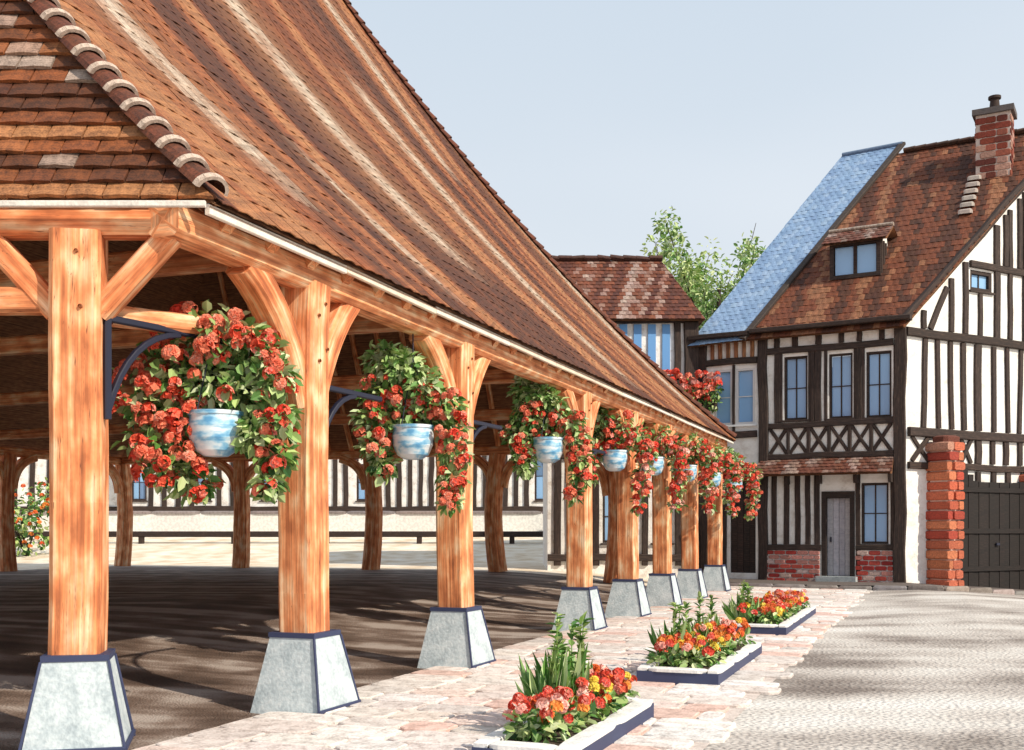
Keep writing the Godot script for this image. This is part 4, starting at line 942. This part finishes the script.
func build_far_side():
	# long pale wall on the rise behind the hall
	var lw := thing("garden_wall", "long low whitewashed wall with dark coping behind the hall", "wall", W(-12, 52, 1.3))
	var mm := MB.new()
	for k in 22:
		var x0 := -40.0 + k * 2.3
		mm.box(W(x0 + 1.15, 52.0, 1.75 + 0.02 * (k % 3)), Vector3(1.15, 0, 0), Vector3(0, 0.6, 0), Vector3(0, 0, 0.15 + 0.004 * (k % 3)), vary(Color(1, 0.97, 0.95), 0.05))
	put("masonry", mm, M.lime, lw)
	for k in 22:
		var m := MB.new(); m.chunk(W(-40.0 + k * 2.3 + 1.15, 52.0, 2.43), Vector3(1.14, 0, 0), Vector3(0, 0.07, 0), Vector3(0, 0, 0.22), 0.2, vary(Color(0.3, 0.26, 0.26), 0.2)); put("coping_stone", m, M.paver, lw)
	var mb := MB.new(); mb.sweep([W(-38, 47.5, 1.42), W(-12, 47.5, 1.42), W(9, 47.5, 1.42)], 0.25, 0.3, Vector3.UP, Color(0.7, 0.65, 0.65))
	var rail := thing("timber_rail", "dark timber rail running along the sandy yard before the garden wall", "rail", W(-12, 47.5, 0.9))
	put("bar", mb, M.dark, rail)
	for k in 12:
		var m := MB.new(); var X := -36.0 + k * 4.0; m.sweep([W(X, 47.5, G(X, 47.5) - 0.05), W(X, 47.5, 1.32)], 0.22, 0.22, Vector3.RIGHT, vary(Color.WHITE, 0.2)); put("stake", m, M.dark, rail)
	var names := ["timbered house with pale grey walls seen under the hall roof beside the brick one", "timbered house with close black studs and two windows, between the hall's dark posts", "timbered house with three small windows seen past the hall corner post", "timbered house with wide white panels and few windows beyond the garden wall"]
	var xs := [[-0.5, 9.5], [-9.8, -0.8], [-20.0, -10.1], [-33.0, -20.4]]
	for i in 4:
		var x0: float = xs[i][0]; var x1: float = xs[i][1]; var wl := x1 - x0
		var F := Facade.new(Vector2(x0, 56.0 + [0.0, 0.6, 0.2, 0.8][i]), Vector2(1, 0), Vector2(0, -1))
		var t := thing("row_house", names[i], "house", F.at(wl * 0.5, 1.4), "houses along the far side of the square")
		var holes := []
		var nw := [2, 2, 3, 2][i] as int
		for k in nw: holes.append([wl * (k + [0.42, 0.5, 0.3, 0.6][i]) / nw - 0.45, wl * (k + [0.42, 0.5, 0.3, 0.6][i]) / nw + [0.5, 0.45, 0.35, 0.7][i], 3.1, [5.6, 5.0, 5.0, 4.7][i]])
		wall(t, F, [0.0, wl], [1.0, 7.2], holes)
		for h in holes: window(t, F, h, 2, 2, 0.09, M.dark, [Color(1, 1, 1), Color(0.5, 0.5, 0.55)], 0.1)
		var u := 0.15
		var gap: float = [0.55, 0.55, 0.7, 0.9][i]
		while u < wl:
			var blocked := false
			for h in holes:
				if u > h[0] - 0.12 and u < h[1] + 0.12: blocked = true
			if blocked:
				timber(t, F, u, 5.15, u, 7.1, 0.22, 0.06, "stud")
			else: timber(t, F, u, 2.75, u, 7.1, 0.24, 0.06, "stud")
			u += gap
		timber(t, F, 0.0, 2.65, wl, 2.65, 0.3, 0.09, "sill_beam"); timber(t, F, 0.0, 7.15, wl, 7.15, 0.25, 0.1, "wall_plate")
		var b := MB.new()
		for e in [[F.at(0, 1.0), F.at(0, 1.0, -7)], [F.at(0, 1.0, -7), F.at(wl, 1.0, -7)], [F.at(wl, 1.0, -7), F.at(wl, 1.0)]]:
			b.quad(e[0], e[1], e[1] + Vector3(0, 6.2, 0), e[0] + Vector3(0, 6.2, 0), Color.WHITE, F.at(wl * 0.5, 3, -3.5))
		put("rear_wall", b, M.plaster, t)
		var hc := hall_colour(800.0 + i * 30, [])
		slope(t, "front_slope_tiles", func(s): return F.at(-0.2, lerpf(7.0, 10.4, s), lerpf(0.4, -3.5, s)), func(s): return F.at(wl + 0.05, lerpf(7.0, 10.4, s), lerpf(0.4, -3.5, s)), 14, 0.35, hc, M.tile)
		slope(t, "rear_slope_tiles", func(s): return F.at(-0.2, lerpf(7.0, 10.4, s), lerpf(-7.4, -3.5, s)), func(s): return F.at(wl + 0.05, lerpf(7.0, 10.4, s), lerpf(-7.4, -3.5, s)), 8, 0.6, hc, M.tile)
	# flowering bushes by the yard
	var sp := [[-19.0, 43.0, 1.5, "loose green bush with orange blossom beyond the back of the hall"], [2.6, 50.8, 0.6, "small olive green bush at the foot of the garden wall"]]
	for s in sp:
		var g := G(s[0], s[1]); var R: float = s[2]
		var t := thing("flowering_bush", s[3], "bush", W(s[0], s[1], g))
		var st := MB.new(); var lf := MB.new(); var fl := MB.new()
		for k in 5:
			var d := Vector3(rng.randf_range(-0.6, 0.6), 1.2, rng.randf_range(-0.6, 0.6)) * R
			st.tube([W(s[0], s[1], g - 0.05), W(s[0], s[1], g) + d * 0.5, W(s[0], s[1], g) + d], 0.04, 0.015, 5, Color.WHITE)
		for k in 14: clump(lf, W(s[0], s[1], g + R * 0.9) + Vector3(rng.randf_range(-0.7, 0.7), rng.randf_range(-0.6, 0.9), rng.randf_range(-0.6, 0.6)) * R, Vector3.ONE * R * 0.45, 70, 0.2, GREENS)
		for k in 40: head(fl, W(s[0], s[1], g + R) + Vector3(rng.randf_range(-1, 1), rng.randf_range(-0.9, 1.0), rng.randf_range(0.2, 0.9)) * R * 0.85, 0.11, ORANGES if R > 1.2 else REDS)
		put("stem", st, M.bark, t); put("foliage", lf, M.leaf, t)
		if R > 0.7: put("blossoms", fl, M.petal, t)

# ================= plants =================
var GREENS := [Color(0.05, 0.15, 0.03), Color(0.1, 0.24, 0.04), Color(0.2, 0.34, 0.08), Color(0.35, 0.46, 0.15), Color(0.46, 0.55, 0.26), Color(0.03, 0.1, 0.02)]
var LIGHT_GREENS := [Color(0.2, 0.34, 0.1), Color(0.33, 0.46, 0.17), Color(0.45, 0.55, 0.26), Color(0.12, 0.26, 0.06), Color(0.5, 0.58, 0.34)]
var PALE_GREENS := [Color(0.42, 0.5, 0.2), Color(0.5, 0.58, 0.26), Color(0.36, 0.46, 0.16), Color(0.56, 0.62, 0.34)]
var REDS := [Color(0.72, 0.06, 0.03), Color(0.76, 0.1, 0.045), Color(0.78, 0.16, 0.08), Color(0.7, 0.055, 0.03), Color(0.8, 0.28, 0.17), Color(0.72, 0.07, 0.04), Color(0.86, 0.56, 0.48)]
var ORANGES := [Color(0.75, 0.16, 0.03), Color(0.8, 0.3, 0.05), Color(0.68, 0.08, 0.03)]
var YELLOWS := [Color(0.82, 0.6, 0.06), Color(0.85, 0.68, 0.12)]
func rdir() -> Vector3:
	var z := rng.randf_range(-1, 1); var a := rng.randf() * TAU; var r := sqrt(1.0 - z * z)
	return Vector3(r * cos(a), z, r * sin(a))
func clump(m: MB, c: Vector3, r: Vector3, n: int, l: float, pal: Array, droop := 0.25):
	for i in n:
		var d := rdir(); var k := pow(rng.randf(), 0.4)
		var o := c + d * r * k
		var dir := (d + rdir() * 0.8 + Vector3(0, -droop, 0)).normalized()
		var up := (d + Vector3(0, 0.8, 0) + rdir() * 0.4).normalized()
		if absf(dir.dot(up)) > 0.96: continue
		var s := rng.randf_range(0.7, 1.35)
		m.leaf(o, dir, up, l * s, l * s * rng.randf_range(0.5, 0.75), vary(pal[rng.randi() % pal.size()], 0.2))
func head(m: MB, c: Vector3, r: float, pal: Array, nf := 11):
	var base: Color = pal[rng.randi() % pal.size()]
	for i in nf:
		var d := rdir(); d.y = absf(d.y) * 0.8 - 0.15; d = d.normalized()
		var o := c + d * r * 0.62
		var s := d.cross(Vector3(0.2, 0.9, 0.37)).normalized(); var u := s.cross(d)
		var cc := vary(base.lerp(pal[rng.randi() % pal.size()], 0.35), 0.15)
		for k in 4:
			var a := TAU * k / 4.0 + i
			m.leaf(o, (s * cos(a) + u * sin(a) + d * 0.35).normalized(), d, r * 0.55, r * 0.5, cc)
func heads_mesh(pal: Array, n: int) -> Array:
	var r := []
	for i in n:
		var m := MB.new(); head(m, Vector3.ZERO, 1.0, pal, 13); r.append(m.mesh())
	return r
func build_baskets():
	var red := heads_mesh(REDS, 8)
	# clumps: [dx, dy (metres from the pot), radius, leaves?, blossoms]
	var A := [[-0.55, -0.02, 0.3, 30, 10], [-0.62, 0.3, 0.3, 34, 12], [-0.4, 0.55, 0.28, 40, 12], [-0.15, 0.78, 0.25, 40, 10], [0.1, 0.8, 0.22, 40, 9], [0.32, 0.68, 0.22, 44, 8], [0.5, 0.45, 0.19, 44, 7], [0.56, 0.12, 0.16, 40, 5], [0.52, -0.2, 0.13, 36, 4], [0.46, -0.45, 0.1, 24, 2], [-0.4, -0.28, 0.26, 40, 10], [-0.25, -0.42, 0.16, 34, 5], [-0.22, 0.1, 0.2, 30, 8], [0.0, 0.42, 0.28, 110, 1], [0.25, 0.32, 0.24, 90, 0], [0.34, 0.0, 0.15, 60, 0], [-0.2, 0.35, 0.22, 60, 2]]
	var B := [[-0.3, 0.85, 0.22, 90, 0], [-0.1, 0.8, 0.2, 70, 0], [0.1, 0.62, 0.2, 60, 3], [-0.38, 0.5, 0.2, 50, 5], [-0.15, 0.45, 0.22, 50, 8], [0.12, 0.42, 0.2, 40, 7], [0.35, 0.4, 0.17, 36, 6], [0.42, 0.15, 0.16, 30, 7], [0.45, -0.12, 0.15, 28, 7], [0.42, -0.4, 0.13, 24, 6], [0.4, -0.66, 0.1, 16, 4], [-0.45, 0.2, 0.18, 44, 6], [-0.42, -0.05, 0.16, 40, 4], [-0.34, -0.25, 0.13, 36, 2], [0.0, 0.22, 0.2, 60, 2], [-0.2, 0.2, 0.16, 40, 3]]
	var spec := [[0.87, 0.62, 2.4, "A", "hanging basket in broad arch of geraniums, near the end post"], [4.04, 0.37, 2.56, "B", "hanging basket with pale leafy tuft before the third post"], [8.55, 0.37, 2.78, "B", "hanging basket of geraniums beside the fourth post"], [12.2, 0.37, 2.84, "B", "hanging basket of geraniums beside the fifth post"], [15.1, 0.37, 2.9, "B", "hanging basket of geraniums beside the sixth post"], [18.1, 0.3, 2.9, "B", "hanging basket of geraniums beside the seventh post"], [21.2, 0.3, 2.88, "B", "hanging basket of geraniums beside the eighth post"], [23.3, 0.1, 2.8, "B", "hanging basket of geraniums at the far corner of the hall eave"]]
	for i in spec.size():
		var s = spec[i]
		var c := H(s[1], s[0], s[2])
		var t := thing("hanging_basket", s[4], "flower basket", c + Vector3(0, -0.2, 0), "geranium baskets along the market hall")
		var p := MB.new(); p.lathe(c, [[0.0, -0.2], [0.1, -0.195], [0.17, -0.15], [0.215, -0.05], [0.225, 0.05], [0.215, 0.13], [0.228, 0.14], [0.228, 0.17], [0.2, 0.17], [0.18, 0.1], [0.0, 0.08]], 24, Color.WHITE)
		put("pot", p, M.pot, t)
		for k in 3:
			var a := TAU * k / 3.0; var w := MB.new()
			w.tube([c + Vector3(cos(a) * 0.21, 0.16, sin(a) * 0.21), c + Vector3(0, minf(0.9, 3.7 - s[2]), 0)], 0.006, 0.006, 5, Color.WHITE); put("hanger_wire", w, M.iron, t)
		var ww := MB.new(); ww.tube([c + Vector3(0, minf(0.9, 3.7 - s[2]), 0), Vector3(c.x, 3.75 if i != 0 else 3.22, c.z)], 0.008, 0.008, 5, Color.WHITE); put("hook", ww, M.iron, t)
		var lf := MB.new(); var fl := MB.new()
		var list: Array = A if s[3] == "A" else B
		var big := 0.92 if i == 0 else (1.0 if i < 3 else 1.2)
		for e in list:
			var back := -0.1 if absf(e[0]) < 0.3 and e[1] < 0.5 else 0.0
			var r: float = e[2] * big
			var jx: float = 0.0 if i < 2 else rng.randf_range(-0.06, 0.06)
			for half in 2:
				var o := c + Vector3(e[0] * big + jx, e[1] * (1.0 if e[1] > 0.0 else big), -back * 0.0 + (r * 0.25 if half == 0 else -r * 0.9))
				if absf(e[0]) < 0.3 and e[1] < 0.5: o.z = c.z + (-0.05 if half == 0 else -0.28)
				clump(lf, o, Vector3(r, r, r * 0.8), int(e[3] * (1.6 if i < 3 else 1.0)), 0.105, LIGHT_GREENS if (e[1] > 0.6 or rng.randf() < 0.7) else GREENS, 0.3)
				for k in int(e[4] * (1.3 if half == 0 else 0.9)):
					var d := rdir(); d.z = absf(d.z) * (1.0 if half == 0 else -1.0)
					var hp := o + d * Vector3(r, r, r) * rng.randf_range(0.85, 1.1)
					var sz := rng.randf_range(0.055, 0.085) * (1.15 if i > 2 else 1.0)
					if i < 3 and half == 0:
						inst("flower_head", red[rng.randi() % red.size()], M.petal, t, Transform3D(Basis(rdir(), rng.randf() * 1.2).scaled(Vector3.ONE * sz), hp))
					else: head(fl, hp, sz, REDS)
		put("foliage", lf, M.leaf, t); put("blossoms", fl, M.petal, t)

func build_beds():
	var red := heads_mesh(REDS, 5); var yel := heads_mesh(YELLOWS, 3); var orr := heads_mesh(ORANGES, 4)
	var dv := H(0, 1, 0) - H(0, 0, 0); var nv := H(1, 0, 0) - H(0, 0, 0)     # along the row, towards the hall
	var specs := [[W(1.2, 9.3, 0.03) - dv * 2.3, 2.3, 0.7, "stone edged flower bed with tall leafy shoots, red and yellow flowers, first by the hall"],
		[W(2.09, 11.14, 0.03), 3.1, 0.85, "stone edged flower bed with orange flowers between the two other beds"],
		[W(4.1, 16.45, 0.03), 4.6, 0.95, "long stone edged flower bed with pink flowers facing the timbered house"]]
	for b in specs.size():
		var o: Vector3 = specs[b][0]; var l: float = specs[b][1]; var w: float = specs[b][2]
		var t := thing("flower_bed", specs[b][3], "flower bed", o + dv * l * 0.5 + nv * w * 0.5, "flower beds along the pavement")
		var kh := 0.11
		# kerbs with the shade of their sides painted in as navy, pale copings
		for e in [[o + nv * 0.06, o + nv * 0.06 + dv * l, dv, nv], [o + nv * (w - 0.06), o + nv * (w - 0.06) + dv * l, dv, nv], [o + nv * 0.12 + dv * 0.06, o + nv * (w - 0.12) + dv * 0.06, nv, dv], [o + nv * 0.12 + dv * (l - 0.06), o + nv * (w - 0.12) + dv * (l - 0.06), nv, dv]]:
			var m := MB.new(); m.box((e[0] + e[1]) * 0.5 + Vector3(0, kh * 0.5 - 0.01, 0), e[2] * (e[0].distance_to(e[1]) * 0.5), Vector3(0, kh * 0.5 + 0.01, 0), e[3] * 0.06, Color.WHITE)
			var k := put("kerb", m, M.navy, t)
			var n := maxi(1, int(e[0].distance_to(e[1]) / 0.8))
			for j in n:
				var cm := MB.new(); var a: Vector3 = e[0].lerp(e[1], (j + 0.5) / n)
				cm.chunk(a + Vector3(0, kh + 0.016, 0), e[2] * (e[0].distance_to(e[1]) * 0.5 / n - 0.004), Vector3(0, 0.02, 0), e[3] * 0.072, 0.12, vary(Color.WHITE, 0.05)); put("coping_stone", cm, M.lime, k)
		var so := MB.new(); so.quad(o + nv * 0.1 + Vector3(0, 0.12, 0), o + nv * 0.1 + dv * l + Vector3(0, 0.12, 0), o + nv * (w - 0.1) + dv * l + Vector3(0, 0.12, 0), o + nv * (w - 0.1) + Vector3(0, 0.12, 0), Color.WHITE, o - Vector3(0, 4, 0)); put("soil", so, M.soil, t)
		var lf := MB.new(); var bl := MB.new(); var fl := MB.new()
		var nclump := int(l * 22)
		for k in nclump:
			var a := rng.randf_range(0.25, l - 0.2); var s := rng.randf_range(0.2, w - 0.18)
			clump(lf, o + dv * a + nv * s + Vector3(0, 0.2, 0), Vector3(0.14, 0.1, 0.14), 22, 0.085, GREENS if rng.randf() < 0.6 else LIGHT_GREENS, 0.0)
		# upright blades and leafy shoots on the hall side
		var nb := [13, 11, 9][b] as int
		for k in nb:
			var a := rng.randf_range(0.3, l - 0.2); var s := rng.randf_range(w * 0.55, w - 0.1)
			if b == 0: a = rng.randf_range(l * 0.42, l - 0.12)
			if b == 2: a = rng.randf_range(0.2, 1.8)
			var base := o + dv * a + nv * s + Vector3(0, 0.12, 0)
			var hgt: float = rng.randf_range(0.3, 0.56) * [1.15, 1.0, 1.0][b]
			for j in 16:
				var d := (Vector3(rng.randf_range(-0.8, 0.8), 1.0, rng.randf_range(-0.8, 0.8)) + nv * 0.3).normalized()
				bl.leaf(base + Vector3(rng.randf_range(-0.05, 0.05), 0, rng.randf_range(-0.05, 0.05)), d, Vector3(d.x, 0.1, d.z + 0.5).normalized(), hgt * rng.randf_range(0.5, 1.0), 0.06, vary(LIGHT_GREENS[rng.randi() % 5] if rng.randf() < 0.85 else GREENS[1], 0.2))
			if k % 2 == 0:
				var tip := base + Vector3(rng.randf_range(-0.06, 0.06), hgt * 1.25, rng.randf_range(-0.06, 0.06))
				bl.tube([base, tip], 0.008, 0.004, 4, GREENS[2])
				for j in 26:
					var f := rng.randf_range(0.3, 1.0); var d := rdir(); d.y = absf(d.y) * 0.6 + 0.2; d = d.normalized()
					bl.leaf(base.lerp(tip, f), d, Vector3(-d.x * 0.3, 1, -d.z * 0.3).normalized(), 0.1, 0.05, vary(GREENS[rng.randi() % 5], 0.2))
			if b < 2 and k < 5:
				for j in 9:                          # arching strap leaves trailing over the kerb
					var d := (nv * rng.randf_range(0.6, 1.0) + dv * rng.randf_range(-0.7, 0.7) + Vector3(0, rng.randf_range(0.2, 0.7), 0)).normalized()
					bl.leaf(base, d, Vector3.UP, rng.randf_range(0.2, 0.34), 0.035, vary(LIGHT_GREENS[rng.randi() % 5], 0.2))
		var nh := int(l * [44, 40, 40][b])
		for k in nh:
			var a := rng.randf_range(0.15, l - 0.12); var s := rng.randf_range(0.12, w * 0.82)
			var pal := red; var raw := REDS; var z := rng.randf()
			if z < 0.17: pal = yel; raw = YELLOWS
			elif z < (0.62 if b == 1 else 0.38): pal = orr; raw = ORANGES
			var hp := o + dv * a + nv * s + Vector3(0, rng.randf_range(0.26, 0.42), 0); var sz := rng.randf_range(0.042, 0.065)
			if b < 2 and k < 110: inst("flower_head", pal[rng.randi() % pal.size()], M.petal, t, Transform3D(Basis(rdir(), rng.randf() * 0.9).scaled(Vector3.ONE * sz), hp))
			else: head(fl, hp, sz * 1.15, raw)
		put("foliage", lf, M.leaf, t); put("shoots", bl, M.leaf, t).set_meta("kind", "stuff")
		if fl.v.size() > 0: put("blossoms", fl, M.petal, t)

func build_trees():
	var defs := [[11.3, 60.0, 18.4, 4.4, "bright green tree rising behind the slate roof, seen above the roofs"], [9.6, 64.0, 18.9, 3.9, "pale yellow green tree with thin crown behind the bright green tree"]]
	for d in defs:
		var b := W(d[0], d[1], 0.0)
		var t := thing("broadleaf_tree", d[4], "tree", b)
		var tr := MB.new(); var top: float = d[2]; var R: float = d[3]
		tr.tube([b - Vector3(0, 0.2, 0), b + Vector3(0.1, top * 0.3, 0), b + Vector3(-0.1, top * 0.55, 0.1), b + Vector3(0, top * 0.8, 0)], 0.38, 0.1, 9, Color.WHITE)
		var cr := MB.new()
		for k in 46:
			var a := rng.randf() * TAU; var e := rng.randf_range(0.15, 1.35)
			var o := b + Vector3(0, top * rng.randf_range(0.42, 0.6), 0)
			var dir := Vector3(cos(a) * cos(e), sin(e), sin(a) * cos(e))
			var len := R * rng.randf_range(0.8, 1.25) * (1.0 + 0.75 * sin(e))
			if o.y + dir.y * len > top: len = (top - o.y) / dir.y
			tr.tube([o, o + dir * len * 0.5 + Vector3(0, -0.1, 0), o + dir * len], 0.08, 0.015, 5, Color.WHITE)
			var pal: Array = PALE_GREENS if d[3] < 4.0 else LIGHT_GREENS if d[3] < 4.0 or rng.randf() < 0.85 else GREENS
			for j in 7:
				var f := rng.randf_range(0.35, 1.03)
				clump(cr, o + dir * len * f, Vector3(0.7, 0.8, 0.7), 60 if d[3] > 4.0 else 40, 0.26, pal, 0.05)
		put("trunk", tr, M.bark, t); put("crown", cr, M.leaf, t)
